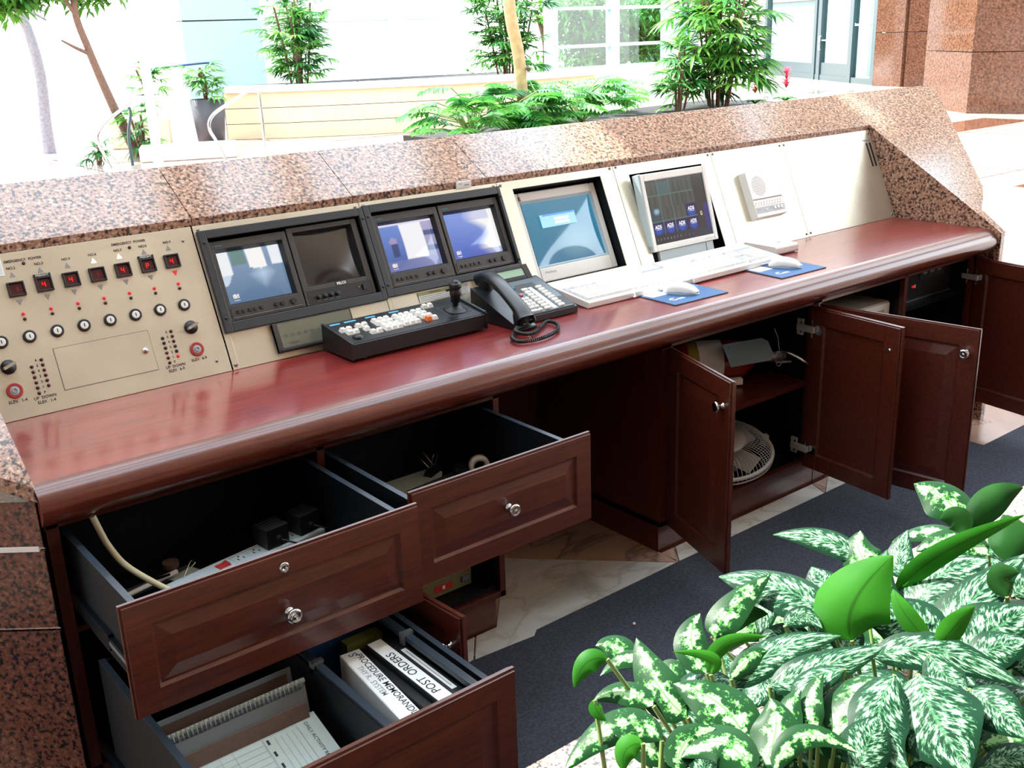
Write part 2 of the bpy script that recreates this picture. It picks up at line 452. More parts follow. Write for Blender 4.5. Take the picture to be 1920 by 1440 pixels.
# ------------------------------------------------------------------ camera
cd = bpy.data.cameras.new('camera'); cam = bpy.data.objects.new('camera', cd); COL.objects.link(cam)
yaw, pitch, roll = -.6665, -.3238, -.0349
fw = Vector((-math.sin(yaw)*math.cos(pitch), math.cos(yaw)*math.cos(pitch), math.sin(pitch)))
rt = Vector((math.cos(yaw), math.sin(yaw), 0)); up = rt.cross(fw)
r2 = rt*math.cos(roll)+up*math.sin(roll); u2 = -rt*math.sin(roll)+up*math.cos(roll)
cam.matrix_world = Matrix(((r2.x, u2.x, -fw.x, -1.0206), (r2.y, u2.y, -fw.y, -2.4278), (r2.z, u2.z, -fw.z, .7911+ZC), (0, 0, 0, 1)))
cd.sensor_width = 36; cd.lens = 36*1980.9/1920; cd.clip_start = .05; cd.clip_end = 400
S.camera = cam

# ------------------------------------------------------------------ light
S.view_settings.view_transform = 'Standard'; S.view_settings.look = 'None'
S.view_settings.gamma = 1; S.view_settings.use_curve_mapping = False
S.view_settings.exposure = EXPO
w = bpy.data.worlds.new('sky'); S.world = w; w.use_nodes = True
bg = w.node_tree.nodes['Background']
tc = w.node_tree.nodes.new('ShaderNodeTexCoord'); sx = w.node_tree.nodes.new('ShaderNodeSeparateXYZ')
w.node_tree.links.new(tc.outputs['Generated'], sx.inputs[0])
rp = w.node_tree.nodes.new('ShaderNodeValToRGB'); w.node_tree.links.new(sx.outputs['Z'], rp.inputs['Fac'])
e = rp.color_ramp.elements; e[0].position = 0.0; e[0].color = (1, .99, .97, 1); e[1].position = .6; e[1].color = (.72, .86, 1, 1)
w.node_tree.links.new(rp.outputs['Color'], bg.inputs['Color']); bg.inputs['Strength'].default_value = SKY
sd = bpy.data.lights.new('sun', 'SUN'); sd.energy = SUN; sd.angle = R(.8); sd.color = (1, .95, .88)
sun = bpy.data.objects.new('sun', sd); COL.objects.link(sun)
SL = Vector((.12, -.57, -.81)).normalized()      # direction the sunlight travels
sun.rotation_euler = SL.to_track_quat('-Z', 'Y').to_euler(); sun.location = (-2, 6, 8)

# ------------------------------------------------------------------ building shell
F0 = -ZC
b = MB(); b.box(-14, 46, -12, 60, F0-.1, F0, 'floor'); structure(b, 'floor')
# unseen roof, gaps and beams shaped for sun and reflections; rear side closed
RZ = 5.2
b = MB()
def roof(x0, x1, y0, y1, t=.35): b.box(x0, x1, y0, y1, RZ, RZ+t, 'ceil')
roof(-14, 9.0, -12, -2.6)
roof(-14, -5.5, -2.6, 9); roof(12.5, 22, -2.6, 4)
for (y0, y1) in ((-2.6, -1.3), (-.1, .25), (1.1, 1.55)): roof(-5.5, 12.5, y0, y1)
roof(-5.5, 4.2, 4.1, 6.6)
for x in (-3.4, -1.5, 4.35, 6.3): roof(x-.14, x+.14, -1.3, 1.1, .3)
roof(-5.5, -2.4, 1.5, 2.9)
roof(-5.5, .40, 2.85, 4.11); roof(.85, 2.2, 2.85, 4.11); roof(2.38, 4.2, 2.85, 4.11); roof(.39, .86, 2.85, 3.45); roof(2.19, 2.39, 2.85, 3.55)  # small gaps left so that sun patches fall on the ledge
for x, w_ in ((1.9, .30), (2.9, .12), (4.3, .34), (6.0, .12), (6.4, 2.0), (9.0, 1.6), (11.1, 1.4)): roof(x, x+w_, 1.5, 2.9, .3)
o = structure(b, 'ceiling')
b = MB(); b.box(-14, 24, -12.3, -12, F0, RZ, 'granite_far'); structure(b, 'wall_rear')
b = MB(); b.box(-14.3, -14, -12, 3, F0, RZ, 'wall'); structure(b, 'wall_left')
# carpet behind the desk and the stone border it laps up to
b = MB(); b.box(-1.6, 3.6, -1.318, -.447, F0, F0+.008, 'carpet'); solo(b, 'carpet', 'dark blue-grey carpet on the floor in front of the open cabinets', 'carpet')
b = MB(); z1 = F0+.0095
def flat(pts, mat): b.prism(pts, 'z', F0, z1, mat)
flat([(.372, -.46), (.44, -.375), (.51, -.375), (.775, -.073), (1.147, -.452), (.9, -.456), (.585, -.458), (.56, -.478), (.50, -.472), (.372, -.462)], 'marblew')
flat([(.2, -.47), (.366, -.46), (.434, -.375), (.2, -.375)], 'marblew')
flat([(.51, -.372), (.51, .3), (1.16, .3), (1.16, -.452), (1.152, -.452), (.778, -.069)], 'marblep')
flat([(1.165, -.452), (1.225, -.38), (1.93, -.38), (1.90, -.452)], 'marblew')
flat([(1.155, -.447), (1.16, -.38), (1.218, -.38)], 'marblep')
flat([(1.935, -.38), (2.02, -.38), (1.905, -.452)], 'marblep')
flat([(2.025, -.38), (2.10, -.40), (2.09, -.44), (2.04, -.452), (1.91, -.452)], 'marblew')
flat([(2.7, -.6), (3.25, -.6), (3.25, -.38), (2.7, -.38)], 'marblep')
structure(b, 'trim_6')

# ------------------------------------------------------------------ granite surround of the desk
LN = Vector((0, -.1132, .1829)).normalized()
def lz(y): return .3671+(y-.155)*(.4803-.3671)/(.3378-.155)
sur = thing('granite_surround', 'polished salmon granite desk surround with sloping ledge around the console', 'desk surround', (0, .33, F0))
def sp(mb, name, bevel=.0): return mb.build(name, sur, bevel=bevel)
LT = Matrix.Translation((0, -.33, -F0))
xs = [-1.3, -.955, -.475, .003, .47, .94, 1.41, 1.89, 2.365, 2.94]
for a, c in zip(xs[:-1], xs[1:]):
    b = MB(LT); g = .0012
    b.prism([(.155, .3671), (.3378, .4803), (.3378, .45), (.165, .343), (.155, .347)], 'x', a+g, c-g, 'granite')
    sp(b, 'slab', .0015)
b = MB(LT); b.prism([(.17, .343), (.3355, .447), (.3355, F0), (.30, F0), (.30, .36)], 'x', -1.3, 3.6, 'granite'); sp(b, 'rear_panel')
def wing(poly, name, thick=None):
    """a solid granite wing whose top lies in the plane of the ledge"""
    b = MB(LT); n = len(poly)
    v = [(x, y, lz(y)) for x, y in poly]+[(x, y, F0) for x, y in poly]
    b.add(v, [tuple(range(n))]+[(i, (i+1) % n, n+(i+1) % n, n+i) for i in range(n)]+[tuple(range(n, 2*n))[::-1]], 'granite')
    return sp(b, name, .002)
wing([(2.942, .157), (2.942, -.455), (2.972, -.455), (3.0, -.302), (3.07, -.30), (3.17, -.24), (3.72, .3378), (2.942, .3378)], 'end_wing')
# left wing: sloping cap, set-back face in three courses with joints
d = Vector((-.778, .628)); p0 = Vector((-.600, -.425))
def fp(u, off=0): q = p0+d*u+Vector((-.628, -.778))*off; return (q.x, q.y)
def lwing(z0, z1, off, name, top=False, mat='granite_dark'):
    b = MB(LT); e1 = fp(0, off); e2 = fp(.95, off)
    poly = [(-.601, e1[1]), e2, (-1.34, .3378), (-.601, .3378)]
    n = 4
    v = [(x, y, (min(z1, lz(y)) if not top else lz(y))) for x, y in poly]+[(x, y, (z0 if not top else lz(y)-.03)) for x, y in poly]
    b.add(v, [tuple(range(n))]+[(i, (i+1) % n, n+(i+1) % n, n+i) for i in range(n)]+[tuple(range(n, 2*n))[::-1]], mat)
    return sp(b, name, .002)
lwing(0, 0, .004, 'sloping_cap', True, 'granite')
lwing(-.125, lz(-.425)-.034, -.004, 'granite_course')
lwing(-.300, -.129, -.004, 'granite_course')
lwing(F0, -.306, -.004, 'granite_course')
b = MB(LT)
q0 = fp(.012, .001); q1 = fp(.118, .001); q2 = fp(.118, -.006); q3 = fp(.012, -.006)
b.prism([q0, q1, q2, q3], 'z', -.131, -.121, 'whiteprint'); o = sp(b, 'joint_strip'); o['label'] = 'white strip in the granite joint'
b = MB(LT); b.box(.824, .878, .150, .1548, .346, .3655, 'paper'); b.box(.832, .842, .1496, .15, .358, .360, 'printgrey'); b.box(.852, .870, .1496, .15, .353, .356, 'printgrey')
o = sp(b, 'paper_label')

# ------------------------------------------------------------------ countertop
b = MB()
prof = [(.012, 0), (-.372, 0)]
for k in range(1, 14):
    a = PI/2 + k/13*PI*.93
    prof.append((-.385+.062*math.cos(a), -.046+.046*math.sin(a)))
prof += [(-.375, -.092), (.012, -.092)]
n = len(prof); x0, x1 = -.598, 2.938
v = [(x0, y, z) for y, z in prof]+[(x1, y, z) for y, z in prof]
q_ = [(i, (i+1) % n, n+(i+1) % n, n+i) for i in range(n)]
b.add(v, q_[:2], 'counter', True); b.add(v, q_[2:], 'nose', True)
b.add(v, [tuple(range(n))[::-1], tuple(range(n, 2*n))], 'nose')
ct = solo(b, 'countertop', 'long reddish mahogany desk worktop with a thick rounded front edge', 'desk worktop')

# ------------------------------------------------------------------ cabinets
FY = -.375
def panel_face(mb, w, h, sw, T, mats, raised=True, t=.0, rev=False):
    """frame-and-panel front in the local x-y plane, outer skin at z=t"""
    fm, pm = mats
    D = -.007 if not rev else .007
    mb.ring(.004, w-.004, .004, h-.004, sw, w-sw, sw, h-sw, t-(.006 if not rev else -.006), t, fm, T)
    mb.slope((sw, w-sw, sw, h-sw), (sw+.006, w-sw-.006, sw+.006, h-sw-.006), t, t+D, fm, T)
    if raised:
        i = sw+.006; j = sw+.006+min(.034, h*.13)
        mb.slope((i, w-i, i, h-i), (j, w-j, j, h-j), t+D, t+D*.15, pm, T)
        mb.add([(j, j, t+D*.15), (w-j, j, t+D*.15), (w-j, h-j, t+D*.15), (j, h-j, t+D*.15)], [(0, 1, 2, 3)], pm, T=T)
    else:
        i = sw+.006
        mb.add([(i, i, t+D), (w-i, i, t+D), (w-i, h-i, t+D), (i, h-i, t+D)], [(0, 1, 2, 3)], pm, T=T)
def front_mb(w, h, sw, t=.02, vertical=False, both=False, outer=1):
    b = MB(); fm = 'cabx' if not vertical else 'cabz'
    b.box(.0, w, .0, h, .0065 if outer > 0 or both else 0, t-.0065, fm)
    # small stepped edge round the outside, then the framed face
    zt = t if outer > 0 else 0
    if outer > 0:
        b.box(.002, w-.002, .002, h-.002, t-.0066, t-.0062, fm); panel_face(b, w, h, sw, None, (fm, fm), True, t)
        panel_face(b, w, h, sw, None, (fm, fm), False, 0, True)
    else:
        panel_face(b, w, h, sw, None, (fm, fm), False, t); panel_face(b, w, h, sw, None, (fm, fm), True, 0, True)
    return b
KN = [(.0, 0), (.010, 0), (.009, .002), (.0055, .004), (.005, .012), (.006, .014), (.0135, .018), (.0158, .022), (.0145, .026), (.010, .0275), (.009, .0265), (.004, .0285), (0, .029)]
def knob(parent, x, y, z, sgn=1, s=1.0):
    b = MB(Matrix.Translation((x, y, z)) @ Matrix.Scale(s, 4)); b.lathe([(r, sgn*h) for r, h in KN], 'chrome', seg=24)
    return b.build('knob', parent)
def hinge(parent, x, y, z=.0, sgn=1):
    """cup hinge: plate on the door, arm reaching to the cabinet side"""
    b = MB(Matrix.Translation((x, y, z)))
    b.box(-.0, .006, -.032, .032, 0, .004*sgn, 'chrome'); b.cyl((.028, 0, 0), .017, .004*sgn, 'chrome', seg=18)
    b.box(-.050, .02, -.010, .010, .006*sgn, .020*sgn, 'hingemetal'); b.box(-.055, -.030, -.028, .028, .004*sgn, .012*sgn, 'hingemetal')
    b.cyl((-.036, .016, .008*sgn), .004, .006*sgn, 'screw', seg=10); b.cyl((-.036, -.016, .008*sgn), .004, .006*sgn, 'screw', seg=10)
    return b.build('hinge', parent, bevel=.0008)

def cabinet(name, label, x0, x1, parts, plinth, back=.27):
    c = thing(name, label, 'cabinet', (x0, FY, F0))
    T = Matrix.Translation((-x0, -FY, -F0))
    b = MB(T)
    for (a, e) in parts: b.box(a, e, FY, back, -.69, -.094, 'cabz')
    b.box(x0, x1, FY, back, -.69, -.672, 'cabx'); b.box(x0, x1, FY, FY+.02, -.112, -.094, 'cabx'); b.box(x0, x1, back, back+.012, -.69, -.094, 'black')
    b.build('carcass', c, bevel=.001)
    b = MB(T)
    for i in range(len(parts)-1):
        a, e = parts[i][1], parts[i+1][0]
        b.box(a+.0005, a+.004, FY+.02, back-.001, -.671, -.113, 'black'); b.box(e-.004, e-.0005, FY+.02, back-.001, -.671, -.113, 'black')
        b.box(a+.004, e-.004, back-.004, back-.001, -.671, -.113, 'black'); b.box(a+.004, e-.004, FY+.02, back-.005, -.6715, -.668, 'black')
    o = b.build('lining', c); o['label'] = 'black interior lining'
    b = MB(T); b.box(plinth[0], plinth[1], FY+.006, back, F0+.001, -.6905, 'cabx'); b.build('plinth', c)
    return c, T
cabL, TL = cabinet('drawer_cabinet', 'dark mahogany cabinet with pulled out drawers at the near left end of the desk', -.585, .548,
                   [(-.583, -.558), (.016, .036), (.529, .548)], (-.57, .515))
b = MB(TL); b.box(-.558, .529, FY, FY+.02, -.350, -.338, 'cabx'); b.build('rail', cabL)

def drawer(x0, x1, f0, f1, zt, zb, yf, depth, boxtop, lock=False):
    """black drawer box (part) with its framed front, knob and slides (sub-parts)"""
    b = MB(); t = .013
    y0 = yf+.02; y1 = y0+depth
    b.box(x0, x0+t, y0, y1, zb+.02, boxtop, 'black'); b.box(x1-t, x1, y0, y1, zb+.02, boxtop, 'black')
    b.box(x0+t, x1-t, y1-t, y1, zb+.02, boxtop, 'black'); b.box(x0+t, x1-t, y0, y0+.006, zb+.02, boxtop, 'black')
    b.box(x0+t, x1-t, y0+.006, y1-t, zb+.02, zb+.028, 'black')
    b.box(x0, x0+t, y0, y1, boxtop, boxtop+.0012, 'edge'); b.box(x1-t, x1, y0, y1, boxtop, boxtop+.0012, 'edge')
    b.T = TL; b.v = [TL @ p for p in b.v]
    dr = b.build('drawer', cabL)
    fb = front_mb(f1-f0, zt-zb, .048)
    m = TL @ Matrix.Translation((f0, yf+.02, zb)) @ Matrix.Rotation(PI/2, 4, 'X')
    fb.v = [m @ p for p in fb.v]; fb.build('drawer_front', dr, bevel=.0012)
    kx = (f0+f1)/2; kz = zb+(zt-zb)*.47
    k = MB(m @ Matrix.Translation(((f1-f0)/2, (zt-zb)*(.44 if lock else .5), .0195))); k.lathe(KN, 'chrome', seg=28); k.build('knob', dr)
    if lock:
        k = MB(m @ Matrix.Translation(((f1-f0)/2, (zt-zb)-.032, .0198))); k.lathe([(0, 0), (.0105, 0), (.0105, .002), (.009, .0035), (.005, .0035), (.0045, .0025), (0, .0025)], 'chrome', seg=24)
        k.box(-.001, .001, -.003, .003, .0025, .0028, 'print'); k.build('lock', dr)
    for sx_, xx in ((-1, x0), (1, x1)):
        s = MB(TL); zz = zb+.06
        a, c = (xx-.009, xx-.001) if sx_ < 0 else (xx+.001, xx+.009)
        s.box(a, c, y0+.01, FY+.06, zz-.006, zz+.016, 'darksteel'); s.box(a-.001, c+.001, y0+.16, FY+.02, zz-.012, zz+.022, 'darksteel')
        s.box(a-.0006, a, y0+.0, y0+.22, zz, zz+.008, 'aluminium')
        s.build('slide', dr, bevel=.0008)
    return dr
d1 = drawer(-.548, .006, -.579, .030, -.112, -.337, -.774, .50, -.135, True)
d2 = drawer(.050, .515, .045, .555, -.112, -.337, -.721, .46, -.135)
d3 = drawer(-.548, .006, -.579, .034, -.352, -.69, -1.07, .60, -.385)
# rails across the file drawer
for x in (-.222, -.03):
    b = MB(TL); b.box(x-.008, x+.008, -1.04, -.48, -.392, -.380, 'edge'); b.build('hanging_rail', d3)
b = MB(TL); b.box(-.236, -.226, -1.04, -.47, -.66, -.386, 'black'); b.build('divider', d3)
for (x, y) in ((-.222, -.76), (-.03, -.79)):
    b = MB(TL); b.box(x-.012, x+.012, y-.006, y+.006, -.381, -.374, 'aluminium'); b.box(x-.014, x-.010, y-.008, y+.008, -.40, -.374, 'aluminium'); b.build('rail_clip', d3)

def door(cab, T, hx, hy, ang, w, hinge_left, zt=-.112, zb=-.688, knob_on=True, hin=True, sw=.058):
    """door object at its hinge, local x runs to the free edge, y up"""
    outer = 1 if hinge_left else -1
    fb = front_mb(w, zt-zb, sw, .02, True, outer=outer)
    o = fb.build('door', cab, bevel=.0015)
    o.matrix_local = T @ Matrix.Translation((hx, hy, zb)) @ Matrix.Rotation(ang, 4, 'Z') @ Matrix.Rotation(PI/2, 4, 'X')
    if knob_on:
        if outer > 0:
            knob(o, w-.035, (zt-zb)-.078, .0198, 1)
            bb = MB(); bb.lathe([(0, 0), (.004, 0), (.003, -.003), (0, -.0035)], 'chrome', (w-.035, zt-zb-.078, .0), seg=10); bb.build('knob_screw', o)
        else:
            knob(o, w-.035, (zt-zb)-.078, .0002, -1)
            bb = MB(); bb.lathe([(0, 0), (.006, 0), (.005, .003), (0, .004)], 'chrome', (w-.035, zt-zb-.078, .0197), seg=12); bb.build('knob_screw', o)
    if hin:
        for hz in (.075, (zt-zb)-.075):
            hinge(o, .012, hz, 0 if outer > 0 else .0202, -1 if outer > 0 else 1)
    return o
# small cupboard under the second drawer
door(cabL, TL, .046, FY-.004, R(-86), .475, True, -.352, -.688, True, False, .05)
b = MB(TL); b.box(.04, .525, -.36, .25, -.668, -.655, 'black'); b.build('shelf', cabL)
# double-door cupboard and the wide cupboard at the far end
cab1, T1 = cabinet('storage_cabinet', 'mahogany cabinet with two doors open on an extinguisher and a fan', 1.157, 1.900,
                   [(1.157, 1.200), (1.884, 1.900)], (1.157, 1.94))
b = MB(T1); b.box(1.201, 1.883, FY+.012, .26, -.400, -.380, 'cabx'); b.build('shelf', cab1)
b = MB(T1)
for k in range(7): b.cyl((1.8838, -.25, -.18-k*.05), .003, -.0012, 'aluminium', 'x', 8)
b.build('shelf_pin', cab1)
door(cab1, T1, 1.204, FY-.004, math.atan2(-.336, -.118), .356, True)
door(cab1, T1, 1.884, FY-.004, math.atan2(-.356, -.034), .357, False)
cab2, T2 = cabinet('equipment_cabinet', 'mahogany cabinet holding a beige computer case and black electronics at the far end', 1.900, 2.925,
                   [(1.9005, 1.932), (2.430, 2.450), (2.905, 2.925)], (1.945, 2.925))
door(cab2, T2, 1.925, FY-.004, math.atan2(-.525, .07), .53, True, hin=False)
door(cab2, T2, 2.932, FY-.004, math.atan2(-.99, -.15), .48, False)
# kneehole back panel
b = MB(); b.box(.549, 1.156, .20, .215, F0+.001, -.094, 'cabz'); solo(b, 'modesty_panel', 'dark wooden board closing the back of the kneehole between the cabinets', 'panel')
# ------------------------------------------------------------------ console panels
def plate(name, label, x0, x1, hole=None, screws=(), smat='screw', group=None):
    p = on_panel(name, label, 'metal panel', x0, 0, 0, group)
    b = MB(Matrix.Translation((-x0, 0, 0)))
    if hole: b.ring(x0+.0006, x1-.0006, .001, .379, *hole, -.003, 0, 'steel')
    else: b.box(x0+.0006, x1-.0006, .001, .379, -.003, 0, 'steel')
    b.build('plate', p, bevel=.0005)
    if hole:
        b = MB(Matrix.Translation((-x0, 0, 0))); X0, X1, Y0, Y1 = hole; e = .006
        b.ring(X0-e, X1+e, Y0-e, Y1+e, X0, X1, Y0, Y1, -.16, -.0032, 'black')
        b.box(X0-e, X1+e, Y0-e, Y1+e, -.165, -.161, 'black')
        o = b.build('recess', p); o['label'] = 'black recess behind the opening'
    for (x, s) in screws: screw_at(p, x-x0, s, 0, .0055, smat)
    return p
ex0 = -.5985
ep = plate('elevator_control_panel', 'pale steel elevator panel with red displays, lamps and key switches', ex0, -.003, None, [])
for x, s in ((-.032, .346), (-.035, .033)): screw_at(ep, x-ex0, s, 0, .004)
TE = Matrix.Translation((-ex0, 0, 0))
def epb(): return MB(TE)
CX = [-.442+.0613*i for i in range(7)]
segs = {'4': 'bcfg', '1': 'bc', 'P': 'abefg'}
disp = ['1', '4', '4', '1', '4', 'P', '4']
def seg7(b, ch, x, y, w, h, mat, z):
    t = w*.26
    S7 = {'a': (x-w/2, x+w/2, y+h/2-t, y+h/2), 'd': (x-w/2, x+w/2, y-h/2, y-h/2+t), 'g': (x-w/2, x+w/2, y-t/2, y+t/2),
          'f': (x-w/2, x-w/2+t, y, y+h/2), 'b': (x+w/2-t, x+w/2, y, y+h/2), 'e': (x-w/2, x-w/2+t, y-h/2, y), 'c': (x+w/2-t, x+w/2, y-h/2, y)}
    for k in segs[ch]:
        a = S7[k]; b.box(a[0], a[1], a[2], a[3], z, z+.0006, mat)
for i, x in enumerate(CX):
    dy = .0012*i
    b = epb(); y = .2925+dy
    b.ring(x-.0185, x+.0185, y-.017, y+.017, x-.0145, x+.0145, y-.013, y+.013, 0, .007, 'matblack')
    b.box(x-.0145, x+.0145, y-.013, y+.013, 0, .002, 'darkled')
    ds = b.build('display', ep, bevel=.0015)
    b = epb(); seg7(b, disp[i], x-.001, y, .008, .012, 'dimseg' if disp[i] == '1' else 'redseg', .0021); b.build('display_digit', ds)
    if i in (1, 5):
        b = epb(); b.box(x-.019, x+.019, y+.018, y+.025, 0, .0045, 'matblack'); b.text('FREIGHT', x, y+.0215, .0072, 'whiteprint', z=.0047, sx=1.05); b.build('name_tag', ep)
    b = epb(); ym = .3275+dy
    lit = i in (3, 4)
    b.prism([(x-.0065, ym-.006), (x+.0065, ym-.006), (x, ym+.0065)], 'z', 0, .0009, 'whiteglow' if lit else 'printgrey'); b.build('up_arrow', ep)
    b = epb(); yd = .262+dy
    b.prism([(x-.0065, yd+.006), (x, yd-.0065), (x+.0065, yd+.006)], 'z', 0, .0009, 'redled' if i == 6 else 'printgrey'); b.build('down_arrow', ep)
    for k, yy in enumerate((.2345+dy, .2225+dy)):
        b = epb(); b.lathe([(.0042, 0), (.004, .002), (.0025, .0035), (0, .004)], 'redled' if k == 0 else 'darkled', (x, yy, 0), seg=12); b.build('lamp', ep)
for i in range(8):
    x = -.504+.0612*i; y = .180+.001*i
    b = epb(); b.lathe([(.0148, 0), (.0148, .0035), (.0125, .0045), (.0098, .0045), (.0098, .002), (0, .002)], 'matblack', (x, y, 0), seg=28, sharp=True)
    ks = b.build('key_switch', ep)
    b = epb(); b.lathe([(.0092, .0021), (.0092, .005), (.007, .0055), (0, .0055)], 'beige', (x, y, 0), seg=20, sharp=True); b.box(x-.0011, x+.0011, y-.004, y+.004, .0055, .0058, 'print'); b.build('key_barrel', ks)
for (x, y) in ((-.504, .122), (-.075, .129)):
    b = epb(); b.lathe([(.0165, 0), (.0165, .004), (.0145, .005), (.014, .010), (0, .010)], 'matblack', (x, y, 0), seg=28)
    kb_ = b.build('selector_knob', ep)
    T = Matrix.Translation((x, y, .010)) @ Matrix.Rotation(R(20), 4, 'Z')
    b = epb(); b.prism([(-.0135, -.0035), (.0135, -.0035), (.0145, 0), (.0135, .0035), (-.0135, .0035), (-.0145, 0)], 'z', 0, .011, 'chrome', T=T); b.build('knob_grip', kb_, bevel=.001)
for (x, y) in ((-.505, .067), (-.076, .0725)):
    b = epb(); b.lathe([(.0175, 0), (.0175, .003), (.016, .0042), (.0115, .0042), (.0105, .002), (0, .002)], 'redring', (x, y, 0), seg=32, sharp=True)
    ks = b.build('fire_service_switch', ep)
    b = epb(); b.lathe([(.0105, .0021), (.0105, .0035), (.0065, .004), (.0058, .007), (.004, .007), (.004, .005), (0, .005)], 'greykey', (x, y, 0), seg=24, sharp=True); b.build('key_barrel', ks)
def lamps(xr, yr0, dyr, nr, matsr):
    for k in range(nr):
        b = epb(); b.lathe([(.0042, 0), (.004, .002), (.0025, .0032), (0, .0036)], matsr[k], (xr, yr0-dyr*k, 0), seg=12); b.build('lamp', ep)
lamps(-.4325, .124, .0122, 6, ['darkled']*6); lamps(-.4565, .112, .0124, 6, ['darkled']*6)
lamps(-.126, .129, .0126, 6, ['darkled']*4+['print', 'redled']); lamps(-.1505, .116, .0124, 6, ['print']*3+['darkled']*3)
for x in (-.411, -.166): lamps(x, .3495, 0, 1, ['darkled'])
def lab(t, x, y, sz=.0085):
    b = epb(); b.text(t, x, y, sz, 'print', bold=.00022); b.build('printed_label', ep)
for i, t in enumerate(['NO.2', 'NO.3', 'NO.4', 'NO.6', 'NO.7', 'NO.8', 'NO.9']): lab(t, CX[i]+.001, .3425+.001*i)
lab('EMERGENCY  POWER', -.411, .358); lab('EMERGENCY  POWER', -.1655, .3615)
for (xc, y0) in ((-.4445, .125), (-.138, .129)):
    b = epb()
    for k, t in enumerate('654321P'): b.text(t, xc, y0-.0126*k, .0085, 'print', bold=.00022)
    b.build('floor_numbers', ep)
for (t, x, y) in (('UP  DOWN', -.4465, .039), ('ELEV.  1-4', -.4455, .0285), ('UP  DOWN', -.1385, .0435), ('ELEV.  6-9', -.1385, .0335), ('ELEV.  1-4', -.504, .0425), ('ELEV.  6-9', -.077, .0475)): lab(t, x, y, .0095)

b = epb(); b.ring(-.4025, -.1805, .0435, .1435, -.4015, -.1815, .0445, .1425, 0, .0003, 'print'); b.box(-.4015, -.1815, .0445, .1425, 0, .0012, 'steel')
ah = b.build('access_panel', ep); b = epb(); b.lathe([(.0078, .0012), (.0078, .003), (.0045, .0035), (.004, .0055), (0, .0055)], 'chrome', (-.199, .0955, 0), seg=20); b.build('lock', ah)
b = epb(); b.box(-.520, -.4565, .328, .374, .0002, .0012, 'paper')
for k in range(9): b.box(-.515, -.460, .333+.0042*k, .3337+.0042*k, .0012, .0014, 'printgrey')
o = solo(b, 'paper_note', 'white ruled paper slip taped to the top left corner of the elevator panel', 'paper', (0, 0, 0), (PA, 0, 0))
o.location = (ex0, 0, ZC); 

p1 = plate('console_panel', 'steel panel around the left pair of black-framed monitors', .0, .4855, (.018, .478, .112, .350), [(.014, .367), (.472, .367), (.010, .013), (.474, .013)])
p2 = plate('console_panel', 'steel panel around the second pair of monitors, marked with a paper strip', .4865, .9735, (.500, .968, .115, .352), [(.499, .368), (.961, .369)])
p3 = plate('console_panel', 'steel panel with a square opening around the large grey screen monitor', .9745, 1.4655, (1.030, 1.402, .045, .353), [(.988, .369), (1.452, .373)])
p4 = plate('console_panel', 'steel panel with an opening around the flat screen', 1.4665, 1.9515, (1.530, 1.892, .030, .343), [(1.480, .374), (1.938, .371)])
p5 = plate('console_panel', 'bright steel panel that carries the white intercom', 1.9525, 2.3610, None, [(1.964, .371), (2.346, .367), (2.350, .014)])
p6 = plate('console_panel', 'plain glaring steel panel with two vent slots at the far right end', 2.3620, 2.9410, None, [(2.372, .367), (2.376, .015), (2.925, .015), (2.928, .366)])
b = MB(Matrix.Translation((-2.362, 0, 0)))
for x in (2.895, 2.918): b.box(x-.005, x+.005, .225, .325, 0, .0008, 'matblack')
b.box(2.875, 2.93, .335, .339, 0, .0012, 'printgrey'); b.build('vent_slot', p6)

def rack_frame(label, x0, x1, s0, s1, X0, X1, S0, S1):
    f = on_panel('monitor_rack', label, 'frame', x0, s0, .0004, 'charcoal rack frames')
    b = MB(Matrix.Translation((-x0, -s0, 0)))
    b.ring(x0, x1, s0, s1, X0, X1, S0, S1, 0, .012, 'framegrey'); b.build('frame', f, bevel=.0015)
    for x in (x0+.010, x1-.006):
        for s in (S0+.012, S1-.010): screw_at(f, x-x0, s-s0, .012, .0042, 'matblack')
    return f
f1 = rack_frame('charcoal frame around the left pair of small monitors', .005, .4852, .095, .362, .026, .470, .120, .340)
f2 = rack_frame('charcoal frame around the right pair of small monitors beside the phone', .4868, .9735, .100, .366, .508, .962, .122, .343)

def blend(c1, c2, t): t = max(0, min(1, t)); return tuple(a+(b_-a)*t for a, b_ in zip(c1, c2))
C = lambda h: lin(h)[:3]
def screen(mb, x0, x1, y0, y1, z, bulge, fn, mat, nx=44, ny=36):
    """slightly domed picture surface, coloured by fn(u, v) with v up"""
    o = len(mb.v); vs = []; cols = []
    for j in range(ny+1):
        for i in range(nx+1):
            u = i/nx; v_ = j/ny
            vs.append((x0+(x1-x0)*u, y0+(y1-y0)*v_, z+bulge*(1-(2*u-1)**2)*(1-(2*v_-1)**2)))
            cols.append(fn(u, v_))
    fs = [(j*(nx+1)+i, j*(nx+1)+i+1, (j+1)*(nx+1)+i+1, (j+1)*(nx+1)+i) for j in range(ny) for i in range(nx)]
    mb.add(vs, fs, mat, True)
    if mb.pic is None: mb.pic = {}
    for k, c in enumerate(cols): mb.pic[o+k] = tuple(c)+(1,)
def pic1(u, v):   # lobby view: blue-grey floor, blown-out windows at the top
    c = blend(C('#5f7d9e'), C('#88a4c4'), v)
    c = blend(c, C('#bcd4ee'), 1-abs(u-.62)*4-abs(v-.48)*3)
    if v > .55 and .0 <= u < .17+.0*v: c = C('#f6fbff')
    if v < .55 and v > .35 and u < .16-.5*(.55-v): c = C('#cfe0f4')
    if v > .58+.25*abs(u-.62) and .45 < u < .72: c = C('#ffffff')
    if v > .62 and .80 < u < .98: c = C('#f4f8ff')
    if v > .7 and .2 < u < .42: c = C('#6a8c8c')
    return c
